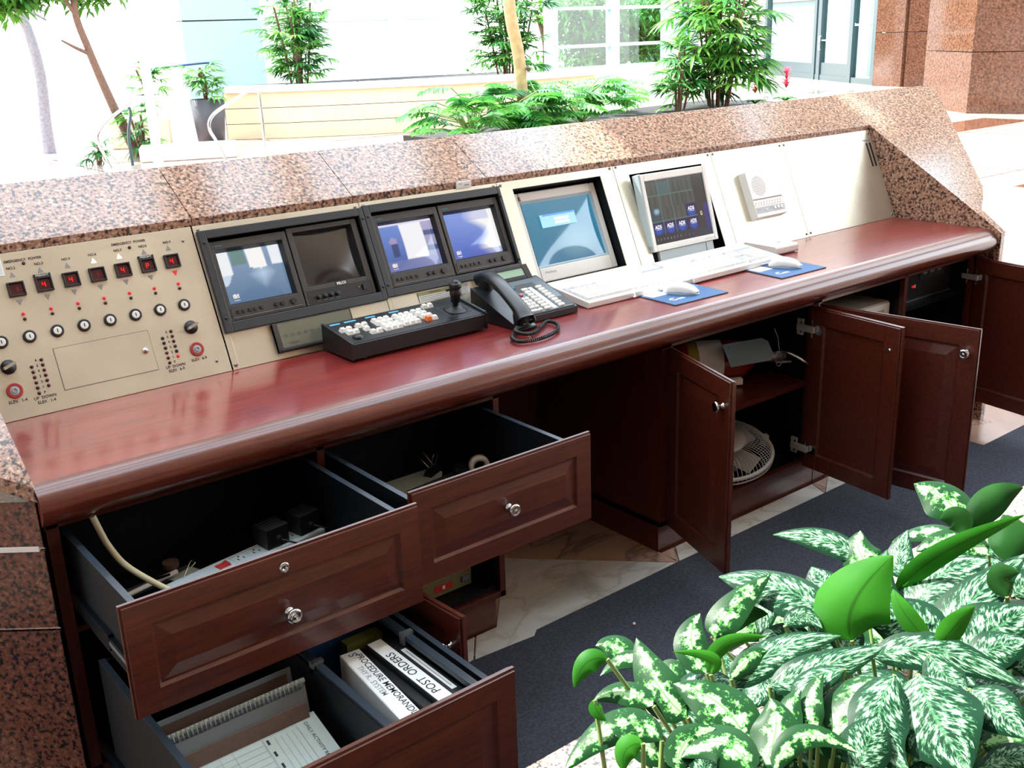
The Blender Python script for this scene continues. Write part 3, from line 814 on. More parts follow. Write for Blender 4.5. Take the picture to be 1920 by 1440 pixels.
def pic0(u, v):
    c = blend(C('#1c1a1a'), C('#222a2a'), v)
    return tuple(x*.5 for x in c)
def pic3(u, v):
    c = C('#4a68b4')
    if u > .38+.0*v and u < .78 and v > .2 and v < .95: c = C('#fbfbff')
    elif u <= .38: c = blend(C('#4560a8'), C('#6f92dc'), v)
    elif u >= .78: c = blend(C('#7e8cb0'), C('#b8b0d4'), v); c = C('#4a5a90') if (int(v*9) % 3 == 0) else c
    if (u-.2)**2*1.2+(v-.62)**2 < .006: c = C('#a89cc8')
    if abs(u-.2) < .06 and .3 < v < .56: c = C('#3a4a80')
    if v <= .2: c = blend(C('#6a76b0'), C('#8890c0'), u)
    if v >= .95: c = C('#e8e4ff')
    return c
def pic4(u, v):
    e_ = .55 - .12*math.sin(v*9)-.25*(v-.5)
    c = blend(C('#4a68c8'), C('#88a4ea'), v)
    if u > e_: c = blend(c, C('#ffffff'), (u-e_)*4)
    if v < .12 and u > .3: c = blend(c, C('#5a6cc0'), .6)
    if v > .8 and u < .9: c = blend(c, C('#7a94e4'), .4)
    return c
M['pic'] = picture('lit_tube_screen', .85)
M['picdark'] = picture('dark_tube_screen', .35, .12, 1.0)

def cctv(label, x0, x1, s0, s1, fn, kind='a'):
    m = on_panel('surveillance_monitor', label, 'monitor', x0, s0, 0, 'small surveillance monitors')
    W, H = x1-x0, s1-s0
    b = MB(); zt = .0015
    if kind == 'a': sx0, sx1, sy0, sy1 = .012, W-.014, .040, H-.022
    else: sx0, sx1, sy0, sy1 = .016, W-.018, .050, H-.014
    b.box(0, W, 0, H, -.15, -.030, 'mongrey')
    b.ring(0, W, 0, H, sx0, sx1, sy0, sy1, -.030, zt, 'mongrey')
    b.build('housing', m, bevel=.0012)
    b = MB(); i = .006; b.slope((sx0, sx1, sy0, sy1), (sx0+i, sx1-i, sy0+i, sy1-i), zt-.001, -.016, 'matblack'); b.build('screen_surround', m)
    b = MB(); screen(b, sx0+i, sx1-i, sy0+i, sy1-i, -.0158, .007, fn, 'pic' if kind == 'a' else 'picdark'); sc = b.build('screen', m)
    if kind == 'a':
        b = MB(); x = sx0+i+.012; y = sy0+i+.012
        for k, (a, hgt) in enumerate(((0, .010), (.004, .012), (.008, .010), (.013, .011))): b.box(x+a, x+a+.0035, y, y+hgt, -.0125, -.012, 'whiteprint')
        b.box(x+.001, x+.018, y-.006, y-.0045, -.0130, -.0125, 'whiteprint'); b.build('screen_caption', sc)
        b = MB(); b.box(.010, .0125, H-.015, H-.011, zt, zt+.0003, 'tealprint'); b.box(.015, .034, H-.0145, H-.0115, zt, zt+.0003, 'tealprint'); b.build('badge', m)
        b = MB(); b.box(.008, W-.008, .006, .034, zt, zt+.0012, 'mongrey'); b.box(.0085, W-.0085, .0065, .0075, zt+.0012, zt+.0016, 'printgrey')
        cp = b.build('control_strip', m)
        for k, x in enumerate((.026, .040, .058, .072, .090)):
            b = MB(); b.box(x-.004, x+.004, .016, .025, zt+.0012, zt+.004, 'matblack'); b.build('button', cp, bevel=.0006)
        for k, x in enumerate((.132, .150, .182)):
            b = MB(); b.cyl((x, .021, zt+.0012), .0055 if k < 2 else .008, .005, 'matblack', seg=14); b.build('dial', cp)
    else:
        b = MB(); b.box(W*.46, W*.63, .0395, .0485, zt, zt+.0006, 'matblack'); b.text('PELCO', W*.545, .044, .0095, 'whiteprint', z=zt+.0008, bold=.0003); b.build('badge', m)
        b = MB(); b.ring(.008, W-.008, .004, .038, .0085, W-.0085, .0045, .0375, zt, zt+.0008, 'matblack'); b.box(.0085, W-.0085, .0045, .0375, zt, zt+.0004, 'matblack'); cp = b.build('control_strip', m)
        for k in range(4):
            b = MB(); b.lathe([(.0058, 0), (.0055, .007), (.004, .008), (0, .008)], 'matblack', (.038+.019*k, .018, zt), seg=16); b.build('knob', cp)
        b = MB()
        for k in range(4): b.box(.032+.019*k, .043+.019*k, .0075, .0085, zt+.0005, zt+.0008, 'printgrey')
        b.build('scale_marks', cp)
        b = MB(); b.box(.176, .188, .014, .030, zt+.0004, zt+.005, 'matblack'); b.build('power_switch', cp)
        b = MB(); b.cyl((.165, .024, zt), .0022, .002, 'yellow', seg=10); b.build('power_lamp', cp)
    return m
cctv('leftmost small monitor showing a blue-grey hall picture', .029, .243, .1225, .332, pic1)
cctv('switched-off small monitor with a dark screen', .247, .461, .1225, .337, pic0, 'b')
cctv('small monitor showing a figure and a white doorway in violet light', .513, .733, .1245, .336, pic3)
cctv('small monitor nearest the grey screen, showing a bright blue-white picture', .738, .958, .1265, .337, pic4)

# ------------------------------------------------------------------ large tube monitor
def pic5(u, v):
    c = blend(C('#2c7ca0'), C('#3c8cae'), v)
    c = blend(c, C('#6aa4ba'), .9-((u-.62)**2+(v-.30)**2)*9)
    return c
M['pic5'] = picture('teal_desktop_screen', .85, .06, .8)
crt = on_panel('tube_monitor', 'big pale grey tube monitor showing a teal desktop with a log-in box', 'monitor', 1.052, .052, -.034)
W, H = .345, .293
b = MB(); b.ring(0, W, 0, H, .018, W-.022, .048, H-.030, -.035, 0, 'beige'); b.box(0, W, 0, H, -.12, -.036, 'beige'); b.build('housing', crt, bevel=.004, seg=3)
b = MB(); b.slope((.018, W-.022, .048, H-.030), (.024, W-.028, .054, H-.036), 0, -.010, 'blueshade'); b.build('screen_surround', crt)
b = MB(); screen(b, .024, W-.028, .054, H-.036, -.0100, .008, pic5, 'pic5'); sc = b.build('screen', crt)
b = MB(); b.box(.078, .225, .170, .212, .0002, .0006, plain('dialog_box_blue', '#7aaad0', .4, emit='#8cb8dc', estr=.75)); b.box(.088, .222, .2065, .2115, .0006, .0008, plain('dialog_title_bar', '#3a78c4', .4, emit='#4a88d4', estr=.7))
g_ = plain('dialog_field', '#dce8f4', .4, emit='#e4f0fc', estr=.8)
b.box(.135, .195, .190, .198, .0006, .0009, g_); b.box(.135, .195, .178, .186, .0006, .0009, g_); b.build('login_box', sc)
b = MB(); b.text('ViewSonic', .060, .030, .0115, 'printgrey', z=.0005); b.build('lettering', crt)
b = MB()
for k, x in enumerate((.014, .020)): b.box(x, x+.004, H-.024, H-.012, .0003, .0006, 'print' if k == 0 else 'printgrey')
b.box(.012, .028, H-.026, H-.0245, .0003, .0006, 'yellow'); b.build('badge', crt)

# ------------------------------------------------------------------ flat screen
def pic6(u, v):
    # four by four camera grid
    c = C('#2a3634')
    if u < .80 and v > .14:
        i = int(u/.80*4); j = int((v-.14)/.86*4.2); fu = (u/.80*4) % 1; fv = ((v-.14)/.86*4.2) % 1
        if fu < .04 or fv < .04: return C('#5c8078')
        if j >= 4: return C('#3a4644')
        logo = (j == 0) or (j == 1 and i == 3)
        if logo:
            return blend(C('#0c1c58'), C('#1c5ac0'), 1.1-((fu-.5)**2+(fv-.35)**2)*6) if .06 < fu < .94 else C('#0a1030')
        base = [C('#30403e'), C('#38423f'), C('#3c4440'), C('#444a44')][(i+j) % 4]
        c = blend(base, C('#5c6c66'), abs(math.sin(fu*7+i*2+j))*.45)
        if j == 3 and i == 1: c = C('#44686a')
        if j == 1 and i == 0: c = blend(C('#34505c'), C('#9ccce0'), 1-((fu-.6)**2+(fv-.8)**2)*12)
        return c
    if u > .92 and .12 < v < .52: return C('#2c3484')
    if v < .14: return blend(C('#1c2c30'), C('#283c4c'), u)
    return c
M['pic6'] = picture('camera_grid_screen', .75, .08, .5)
fl = on_panel('flat_monitor', 'pale grey flat screen tilted in its opening, showing a grid of cameras', 'monitor', 1.528, .066, .010, tilt=R(7.5))
W, H = .322, .262
b = MB(); b.ring(0, W, 0, H, .015, W-.018, .022, H-.024, -.004, .006, 'beige'); b.box(0, W, 0, H, -.022, -.005, 'blueshade')
b.box(-.004, .004, .02, H+.002, -.03, .003, 'blueshade'); b.build('housing', fl, bevel=.0025)
b = MB(); screen(b, .015, W-.018, .022, H-.024, .001, 0, pic6, 'pic6', 80, 66); sc = b.build('screen', fl)
b = MB(); sw_, sh_ = W-.033, H-.046
for (i, j) in ((0, 0), (1, 0), (2, 0), (3, 0), (3, 1)):
    cx = .015+sw_*.80*(i+.5)/4; cy = .022+sh_*(.14+.86*(j+.62)/4.2); b.text('ADS', cx, cy, .017, 'whiteprint', z=.0014, bold=.0006); b.box(cx-.012, cx+.014, cy-.009, cy-.0078, .0012, .0014, 'whiteprint')
b.text('0', .015+sw_*.86, .022+sh_*.36, .022, 'whiteprint', z=.0014)
for k in range(8): b.text('0', .030+.016*k, .022+sh_*.07, .012, 'printgrey', z=.0014)
for k in range(3): b.text('x', .165+.02*k, .022+sh_*.07, .009, 'printgrey', z=.0014)
b.build('screen_caption', sc)
b = MB(); b.box(W-.07, W-.03, .009, .010, .006, .0064, 'printgrey'); b.cyl((W-.02, .010, .006), .002, .001, 'printgrey', seg=8); b.build('button', fl)
b = MB(); b.box(W*.08, W*.92, -.045, -.001, -.012, .0, 'blueshade'); b.box(W*.80, W*.815, -.045, -.001, .0, .002, 'greykey'); b.build('stand', fl, bevel=.002)

# ------------------------------------------------------------------ intercom
ic = on_panel('wall_intercom', 'white intercom with round speaker grille mounted on the bright steel panel', 'intercom', 2.064, .104, .0004)
W, H = .178, .178
b = MB(); b.slope((0, W, 0, H), (.003, W-.003, .003, H-.003), 0, .030, 'white'); b.box(.003, W-.003, .003, H-.003, .0, .030, 'white'); b.build('housing', ic, bevel=.002)
b = MB()
for j in range(15):
    y = .118+(j-7)*.0052; hw = math.sqrt(max(0, .038**2-(y-.118)**2))
    k = -hw
    while k < hw-.002:
        b.box(.058+k, .058+k+.0028, y, y+.0016, .0301, .0305, 'printgrey'); k += .0048
b.build('speaker_grille', ic)
b = MB(); b.box(.006, W-.010, .068, .072, .030, .0310, 'printgrey'); b.build('slot', ic)
b = MB()
for k in range(10): b.box(.014+k*.0155, .0155+k*.0155, .052, .060, .030, .0307, 'printgrey'); b.box(.010+k*.0155, .019+k*.0155, .047, .050, .030, .0322, 'keyw')
b.build('key_row', ic)
b = MB(); b.box(.008, W-.010, .018, .040, .030, .0308, 'greykey'); sp_ = b.build('control_plate', ic)
for x in (.112, .132, .150):
    b = MB(); b.box(x-.006, x+.006, .024, .036, .0308, .033, 'keyw'); b.build('button', sp_, bevel=.0008)
b = MB(); b.cyl((.062, .029, .0308), .0035, .002, 'keyw', seg=12); b.box(.016, .03, .030, .031, .0308, .0311, 'print'); b.box(.082, .096, .030, .031, .0308, .0311, 'print'); b.build('volume_slider', sp_)

# ------------------------------------------------------------------ small leaning display under the left monitors
tb = on_panel('control_display', 'thin dim green touch display leaning under the left monitor pair', 'display', .128, .016, .0125, tilt=0)
W, H = .232, .077
b = MB(); b.ring(0, W, 0, H, .014, W-.004, .011, H-.002, -.012, .0015, 'mongrey'); b.box(0, W, 0, H, -.012, -.001, 'mongrey'); b.build('housing', tb, bevel=.0012)
b = MB(); b.box(.014, W-.004, .011, H-.002, -.001, .0008, plain('dim_green_glass', '#6c7060', .12, spec=.8))
for k in range(8): b.box(.024+k*.019, .036+k*.019, .036, .044, .0008, .001, plain('faded_print', '#55584a', .6) if k == 0 else b.mats[-1])
b.box(.034, .062, .016, .022, .0008, .001, b.mats[-1]); b.build('screen', tb)
b = MB(); b.box(.004, W-.02, .001, .007, .0015, .006, 'matblack'); b.build('lower_bar', tb, bevel=.001)
# paper strip with notes under the right monitors
b = MB(); b.box(0, .178, 0, .028, 0, .0008, 'paper'); b.box(0, .13, .018, .0275, .0008, .0010, plain('pale_green_label', '#b9c48a', .6))
for k in range(3): b.box(.004, .17, .003+.005*k, .0045+.005*k, .0008, .001, 'printgrey')
b.text('EMERGENCY', .06, .0228, .0075, 'print', z=.0012)
o = solo(b, 'paper_strip', 'printed green and white paper strip stuck below the right monitor pair', 'paper'); o.location = (.588, .068*math.cos(PA)-.0015, ZC+.068*math.sin(PA)+.001); o.rotation_euler = (PA, 0, 0)
# ------------------------------------------------------------------ things on the worktop
def keycap(b, x, y, z, w, d, h, mat='keyw', inset=.0022, T=None):
    b.slope((x, x+w, y, y+d), (x+inset, x+w-inset, y+inset, y+d-inset*.8), z, z+h, mat, T)
    b.add([(x+inset, y+inset, z+h), (x+w-inset, y+inset, z+h), (x+w-inset, y+d-inset*.8, z+h), (x+inset, y+d-inset*.8, z+h)], [(0, 1, 2, 3)], mat, T=T)

# camera controller
cc = thing('camera_controller', 'black surveillance keyboard with white keys and a joystick', 'control keyboard', (.252, -.165, .002))
W = .425; D = .150; hf, hb = .046, .070
Tt = Matrix.Translation((0, 0, hf)) @ Matrix.Rotation(math.atan2(hb-hf, D), 4, 'X')
b = MB(); b.prism([(0, .007), (D, .007), (D, hb), (0, hf)], 'x', 0, W, 'matblack')
b.prism([(-.0015, .005), (D+.002, .005), (D+.002, hb+.0035), (-.0015, hf+.0035)], 'x', -.003, .0025, 'matblack'); b.prism([(-.0015, .005), (D+.002, .005), (D+.002, hb+.0035), (-.0015, hf+.0035)], 'x', W-.0025, W+.003, 'matblack')
for x in (.04, W-.05): b.cyl((x, .02, -.001), .008, .008, 'matblack', seg=12); b.cyl((x, D-.02, -.001), .008, .008, 'matblack', seg=12)
b.build('housing', cc, bevel=.001)
b = MB(); b.box(.004, W-.004, .006, D-.006, .0002, .001, 'phone', T=Tt)
for x, w_ in ((.012, .03), (.055, .035), (.12, .03), (.195, .03)): b.box(x, x+w_, D-.018, D-.011, .001, .0014, plain('bright_blue_print', '#58b4dc', .5), T=Tt)
b.build('top_plate', cc)
b = MB(); b.box(W-.004, W+.004, .004, D-.03, .001, .007, 'framegrey', T=Tt); b.build('end_bracket', cc, bevel=.001)
keys = []
def kg(x, y, cols, rows, skip=()):
    for r_ in range(rows):
        for c_ in range(cols):
            if (c_, r_) not in skip: keys.append((x+c_*.0185, y+r_*.0180))
kg(.022, .056, 2, 1); kg(.014, .078, 2, 1)
kg(.078, .032, 2, 1); keys.append((.074, .058)); kg(.064, .084, 2, 1)
kg(.122, .032, 3, 2); kg(.118, .072, 3, 1); kg(.118, .092, 3, 1)
kg(.182, .036, 3, 4); kg(.243, .094, 2, 1); kg(.246, .074, 2, 1); kg(.250, .054, 2, 1); kg(.254, .034, 2, 1, [(0, 0)])
kg(.292, .112, 2, 1)
for (x, y) in keys:
    b = MB(); keycap(b, x, y, .001, .0165, .0165, .0095, 'keyw', .003, Tt); b.build('key', cc)
b = MB(); keycap(b, .252, .034, .001, .0175, .0165, .011, 'orange', .003, Tt); o = b.build('key', cc); o['label'] = 'orange key'
b = MB(Tt); b.lathe([(.014, 0), (.014, .003), (.008, .0075), (0, .008)], 'matblack', (.036, .034, .001), seg=22); b.build('jog_dial', cc)
b = MB(Tt); b.lathe([(.033, 0), (.033, .002), (.029, .003), (.022, .008), (.012, .014), (.008, .014)], 'matblack', (.368, .066, .001), seg=30)
b.ring(.330, .406, .030, .102, .3305, .4055, .0305, .1015, .001, .0012, 'printgrey'); js = b.build('joystick', cc)
b = MB(Tt @ Matrix.Translation((.368, .066, .010)) @ Matrix.Rotation(R(-4), 4, 'Y'))
b.lathe([(.006, 0), (.008, .010), (.0135, .018), (.0135, .034), (.016, .036), (.016, .050), (.0135, .053), (.0135, .056), (.0165, .058), (.0165, .070), (.0135, .0725), (.009, .0725), (.009, .077), (.004, .078), (0, .077)], 'matblack', seg=26)
b.box(-.030, -.012, -.003, .003, .054, .060, 'matblack'); b.build('stick', js)

# telephone
ph = thing('desk_phone', 'black office telephone with curled cord and green display', 'telephone', (.745, -.200, .0015))
W, D = .240, .185; hf, hb = .020, .083
A = math.atan2(hb-hf, D); Tp = Matrix.Translation((0, 0, hf)) @ Matrix.Rotation(A, 4, 'X'); Lp = D/math.cos(A)
b = MB(); b.prism([(0, 0), (D, 0), (D, hb-.01), (.0, hf)], 'x', .048, W, 'phone'); b.box(.060, W-.006, .004, Lp-.004, -.002, .0035, 'phonesheen', T=Tp)
b.build('base', ph, bevel=.006, seg=3)
b = MB(); b.prism([(-.045, 0), (D-.01, 0), (D-.01, hb+.006), (.06, .044), (-.045, .008)], 'x', -.016, .047, 'phone'); b.build('cradle', ph, bevel=.005, seg=3)
b = MB(Tp); b.ring(.062, W-.008, .005, Lp-.01, .0625, W-.0085, .0055, Lp-.0105, .0035, .0042, 'framegrey')
b.box(.110, .192, .118, .158, .0036, .0041, 'matblack'); b.box(.206, .232, .012, .060, .0036, .0041, 'matblack'); b.box(.070, .118, .142, .156, .0041, .0055, 'tealprint'); b.build('face_plate', ph)
def pk(x, y, w, d, mat='keyw'):
    b = MB(); keycap(b, x, y, .0035, w, d, .0045, mat, .0012, Tp); return b.build('key', ph)
for r_ in range(4):
    for c_ in range(3): pk(.072+.0165*c_, .030+.0155*r_, .0135, .011)
pk(.070, .012, .030, .010); pk(.103, .012, .0145, .010)
for r_ in range(8): pk(.1265, .012+.0155*r_, .022, .0105)
for r_ in range(8): pk(.1795, .012+.0155*r_, .022, .0105)
pk(.070, .096, .016, .011); pk(.070, .112, .016, .011); o = pk(.100, .098, .012, .011, 'redring'); o['label'] = 'red key'
b = MB(Tp); b.box(.1555, .170, .010, .134, .0035, .0041, 'paper'); b.build('number_card', ph)
Td = Matrix.Translation((.075, D-.012, hb-.002)) @ Matrix.Rotation(R(50), 4, 'X')
b = MB(Td); b.box(0, .140, 0, .048, -.014, .0, 'phone'); b.ring(0, .140, 0, .048, .022, .118, .013, .037, 0, .0035, 'phone'); ds = b.build('display', ph, bevel=.002)
b = MB(Td); b.box(.022, .118, .013, .037, .0, .0012, 'lcdgreen'); b.build('display_screen', ds)
# handset: swept body with ear and mouth pieces
b = MB(); P = [(.000, -.052, .036), (.003, -.030, .058), (.009, .02, .084), (.020, .09, .111), (.032, .15, .118), (.033, .185, .104)]
sm = smooth_path(P, 5); n = len(sm)
vs = []
for i, p in enumerate(sm):
    t = i/(n-1); ww = .0235+.004*abs(2*t-1)**2; hh = .0105+.008*abs(2*t-1)**3
    a = sm[max(i-1, 0)]; c_ = sm[min(i+1, n-1)]; tg = (c_-a).normalized(); nn = Vector((1, 0, 0)).cross(tg).normalized()
    for k in range(12):
        q = 2*PI*k/12; cx_, cy_ = math.cos(q), math.sin(q)
        sgn = lambda v_: (abs(v_)**.6)*(1 if v_ >= 0 else -1)
        vs.append(p+Vector((1, 0, 0))*ww*sgn(cx_)+nn*hh*sgn(cy_))
fs = [(i*12+k, i*12+(k+1) % 12, (i+1)*12+(k+1) % 12, (i+1)*12+k) for i in range(n-1) for k in range(12)]
b.add(vs, fs, 'phone', True); b.add(vs, [tuple(range(12))[::-1], tuple(range((n-1)*12, n*12))], 'phone')
b.lathe([(.021, -.030), (.023, -.012), (.022, 0)], 'phone', (.003, -.030, .052), 'z', 20, T=None); b.lathe([(.021, -.030), (.023, -.010), (.022, 0)], 'phone', (.033, .165, .108), 'z', 20)
b.build('handset', ph)
cord = [(-.002, -.012, .012), (-.03, -.05, .010), (-.075, -.085, .007), (-.092, -.125, .007), (-.075, -.145, .007), (-.02, -.150, .007), (.05, -.125, .007), (.095, -.075, .007), (.095, -.035, .007), (.05, -.060, .007), (-.005, -.095, .007), (-.045, -.100, .012), (-.055, -.078, .016), (-.030, -.052, .015), (.015, -.040, .012), (.035, -.020, .014), (.030, -.052, .026), (.022, -.058, .040)]
cp_ = smooth_path(cord, 26); pts = []
for i, p in enumerate(cp_):
    pts.append(p)
# coil: fine helix around the path
hel = []; turns = 150; N = turns*8
up_ = Vector((0, 0, 1))
for i in range(N):
    f_ = i/(N-1)*(len(pts)-1); k = min(int(f_), len(pts)-2); p = pts[k].lerp(pts[k+1], f_-k); t = (pts[k+1]-pts[k]).normalized()
    x_ = t.cross(up_)
    if x_.length < .05: x_ = Vector((1, 0, 0))
    x_.normalize(); y_ = x_.cross(t); q = 2*PI*i/8
    hel.append(p+(x_*math.cos(q)+y_*math.sin(q))*.0042)
b = MB(); b.tube(hel, .0017, 'phone', 5); b.build('cord', ph)

# keyboards
def make_keyboard(label, loc, rot, W=.452, D=.185, h0=.018, h1=.040):
    k = thing('computer_keyboard', label, 'keyboard', loc, (0, 0, rot), 'white computer keyboards')
    A = math.atan2(h1-h0, D); T = Matrix.Translation((0, 0, h0)) @ Matrix.Rotation(A, 4, 'X')
    b = MB(); b.prism([(0, 0), (D, h1-.022), (D, h1), (0, h0)], 'x', 0, W, 'white'); 
    for x in (.03, W-.05): b.box(x, x+.02, D-.03, D-.01, 0, h1-.018, 'white')
    b.build('case', k, bevel=.003, seg=3)
    def row(y, spec, d=.0165):
        for (x, w) in spec: 
            b = MB(); keycap(b, x+.0006, y, .0004, w-.0012, d-.001, .006, 'keyw', .0018, T); b.build('key', k)
    u = .0185; X0 = .014
    rows = [[1.3, 1.2, 1.3, 6.4, 1.2, 1.3, 1.3], [2.2]+[1]*10+[1.8], [1.7]+[1]*11+[1.3], [1.4]+[1]*12+[.6], [1]*13+[1]]
    y = .020
    for r_, rw in enumerate(rows[:]):
        if r_ in (1, 2, 3): continue
        x = X0; sp_ = []
        for q in rw: sp_.append((x, q*u)); x += q*u
        row(y+.0182*r_, sp_)
    # the three letter rows as one keyed block each, the separate keys stay legible
    for r_ in (1, 2, 3):
        x = X0; sp_ = []
        for q in rows[r_]: sp_.append((x, q*u)); x += q*u
        row(y+.0182*r_, sp_)
    xa = X0+14.4*u
    row(y, [(xa, u), (xa+u, u), (xa+2*u, u)]); row(y+.0182, [(xa+u, u)])
    row(y+.0182*3, [(xa, u), (xa+u, u), (xa+2*u, u)]); row(y+.0182*4, [(xa, u), (xa+u, u), (xa+2*u, u)])
    xn = xa+3.5*u
    row(y, [(xn, 2*u), (xn+2*u, u)])
    for r_ in range(1, 5): row(y+.0182*r_, [(xn+q*u, u) for q in range(4 if r_ > 1 else 3)])
    b = MB(T)
    for g_, cnt in ((X0, 1), (X0+2*u, 4), (X0+6.6*u, 4), (X0+11*u, 4), (xa, 3)):
        for q in range(cnt): keycap(b, g_+q*u+.0006, y+.0182*5+.008, .0004, u-.0012, .0145, .005, 'keyw', .0018)
    b.build('function_keys', k)
    b = MB(T); b.box(.010, W-.010, .016, y+.0182*5+.026, .0002, .0005, 'greykey'); b.build('key_well', k)
    return k
kb1 = make_keyboard('white keyboard in front of the big tube monitor, beside the phone', (1.035, -.193, .001), R(-1))
kb2 = make_keyboard('white keyboard in front of the flat screen, farther along the desk', (1.478, -.210, .004), R(1))

def make_mouse(label, loc, rot):
    m = thing('computer_mouse', label, 'mouse', loc, (0, 0, rot), 'white computer mice')
    L, Wd, Hh = .115, .060, .034
    b = MB(); nu, nv = 20, 12; vs = []
    for i in range(nu+1):
        t = i/nu; x = -L/2+L*t
        wv = Wd/2*(max(0, 1-abs(2*t-1)**3.2))**.5*(1-.08*math.sin(PI*t)); hv = Hh*(max(0, 1-abs(2*t-1)**2.6))**.6*(1.0-.35*t+.1*math.sin(PI*t))
        for j in range(nv+1):
            q = PI*j/nv; vs.append((x, -wv*math.cos(q), .008*(max(0, 1-abs(2*t-1)**4))+hv*(math.sin(q)**.75)*.82))
    fs = [(i*(nv+1)+j, i*(nv+1)+j+1, (i+1)*(nv+1)+j+1, (i+1)*(nv+1)+j) for i in range(nu) for j in range(nv)]
    b.add(vs, fs, 'white', True); b.build('shell', m)
    b = MB(); pl = []
    for i in range(28):
        q = 2*PI*i/28; pl.append((L/2*.97*math.copysign(abs(math.cos(q))**.75, math.cos(q)), Wd/2*.93*math.copysign(abs(math.sin(q))**.8, math.sin(q))))
    b.prism(pl, 'z', 0, .010, 'blueshade', smooth=True); b.build('underside', m)
    return m
m1 = make_mouse('white mouse on the nearer blue mat, cable looping back to the keyboard', (1.355, -.265, .0042), R(-62))
m2 = make_mouse('white mouse on the farther blue mat beside the small white box', (1.862, -.268, .0042), R(-62))
b = MB(); b.tube(smooth_path([(-.055, .0, .010), (-.095, .01, .004), (-.125, -.02, .003), (-.135, -.075, .003), (-.115, -.10, .004), (-.14, -.06, .02)], 8), .0022, 'white', 8); b.build('cable', m1)
b = MB(); b.tube(smooth_path([(-.055, .0, .010), (-.080, -.01, .006), (-.10, -.035, .012), (-.11, -.06, .03)], 8), .0022, 'white', 8); b.build('cable', m2)

def make_mat(label, pts):
    c0 = Vector(pts[0]); m = thing('mouse_mat', label, 'mouse mat', (pts[0][0], pts[0][1], .0006), (0, 0, 0), 'blue mouse mats')
    L = [(p[0]-pts[0][0], p[1]-pts[0][1]) for p in pts]
    b = MB(); b.prism(L, 'z', 0, .0028, 'padgrey'); b.build('mat', m, bevel=.001)
    cx = sum(p[0] for p in L)/4; cy = sum(p[1] for p in L)/4
    Q = [(cx+(x-cx)*.96, cy+(y-cy)*.96) for x, y in L]
    b = MB(); b.prism(Q, 'z', .0028, .0030, 'padblue'); b.build('top_sheet', m)
    b = MB(); b.box(cx-.10, cx-.03, cy+.025, cy+.075, .0030, .0032, 'whiteprint'); b.build('white_patch', m)
    b = MB()
    ring = [(cx-.075+.012*math.cos(q), cy-.035+.010*math.sin(q)) for q in [R(a) for a in range(40, 330, 20)]]
    b.tube([(x, y, .0032) for x, y in ring], .0022, 'whiteprint', 6)
    b.text('om', cx-.045, cy-.037, .022, 'whiteprint', z=.0031, bold=.0008); b.box(cx+.035, cx+.085, cy+.012, cy+.015, .0030, .0032, 'whiteprint'); b.build('printed_logo', m)
    return m
make_mat('blue printed mouse mat under the nearer mouse, partly below the keyboard', [(1.236, -.352), (1.467, -.358), (1.474, -.185), (1.242, -.178)])
make_mat('blue printed mouse mat under the farther mouse', [(1.724, -.362), (1.955, -.366), (1.968, -.205), (1.738, -.185)])

# small white box at the end of the keyboards
rt_ = thing('white_box_device', 'small white plastic box with sloping top standing behind the farther mouse', 'device', (2.075, -.055, .002), (0, 0, R(-2)))
b = MB(); b.prism([(-.075, 0), (.075, 0), (.075, .030), (-.075, .030)], 'x', -.062, .062, 'white'); b.build('case', rt_, bevel=.008, seg=3)
b = MB(); b.box(-.050, .055, -.065, .06, -.0012, .0, 'matblack'); b.build('rubber_base', rt_)
b = MB(); b.box(.012, .030, -.02, -.016, .0301, .0306, 'print'); b.cyl((.03, -.045, .03), .002, .0008, 'greykey', seg=8); b.build('indicator', rt_)
rt_.location.x = 2.055

# ------------------------------------------------------------------ inside the drawers
ps = thing('power_strip', 'grey-white power strip with red switch lying in the top left drawer', 'power strip', (-.205, -.445, -.3085), (0, 0, R(10)))
b = MB(); b.box(-.19, .19, -.030, .030, 0, .038, 'blueshade'); b.build('body', ps, bevel=.006, seg=3)
b = MB(); b.box(-.078, -.050, -.010, .012, .038, .0395, 'redlabel'); b.prism([(-.076, .038), (-.052, .038), (-.052, .044), (-.064, .040)], 'y', -.008, .010, 'redring'); b.build('switch', ps)
for x in (-.020, .020, .065, .110, .155):
    b = MB(); b.ring(x-.018, x+.018, -.018, .018, x-.0175, x+.0175, -.0175, .0175, .038, .0384, 'greykey'); b.box(x-.008, x-.006, -.006, .002, .038, .0388, 'print'); b.box(x+.006, x+.008, -.006, .002, .038, .0388, 'print'); b.cyl((x, .009, .038), .0025, .0008, 'print', seg=8); b.build('socket', ps)
def adapter(label, x, y, rot):
    a = thing('power_adapter', label, 'power adapter', (x, y, -.2695), (0, 0, rot), 'black adapters on the power strip')
    b = MB(); b.box(-.028, .028, -.024, .030, 0, .046, 'matblack')
    for k in range(4): b.box(-.024, .024, -.016+.011*k, -.013+.011*k, .046, .0475, 'matblack')
    b.build('body', a, bevel=.004)
    b = MB(); b.cyl((0, -.024, .02), .007, .012, 'matblack', 'y', 12); b.tube(smooth_path([(.0, -.034, .02), (.02, -.05, .01), (.06, -.05, -.015), (.09, -.03, -.03)], 6), .002, 'matblack', 6); b.build('cable', a)
    return a
adapter('black plug adapter nearer to the red switch on the power strip', -.140, -.432, R(8)); adapter('black plug adapter at the far end of the power strip', -.055, -.418, R(12))
b = MB(); b.tube(smooth_path([(-.498, -.40, -.098), (-.487, -.400, -.14), (-.478, -.405, -.17), (-.462, -.433, -.205), (-.428, -.467, -.24), (-.386, -.500, -.272), (-.34, -.52, -.285)], 8), .0065, 'cream', 12)
solo(b, 'cable', 'thick cream cable hanging from under the worktop into the top left drawer', 'cable')
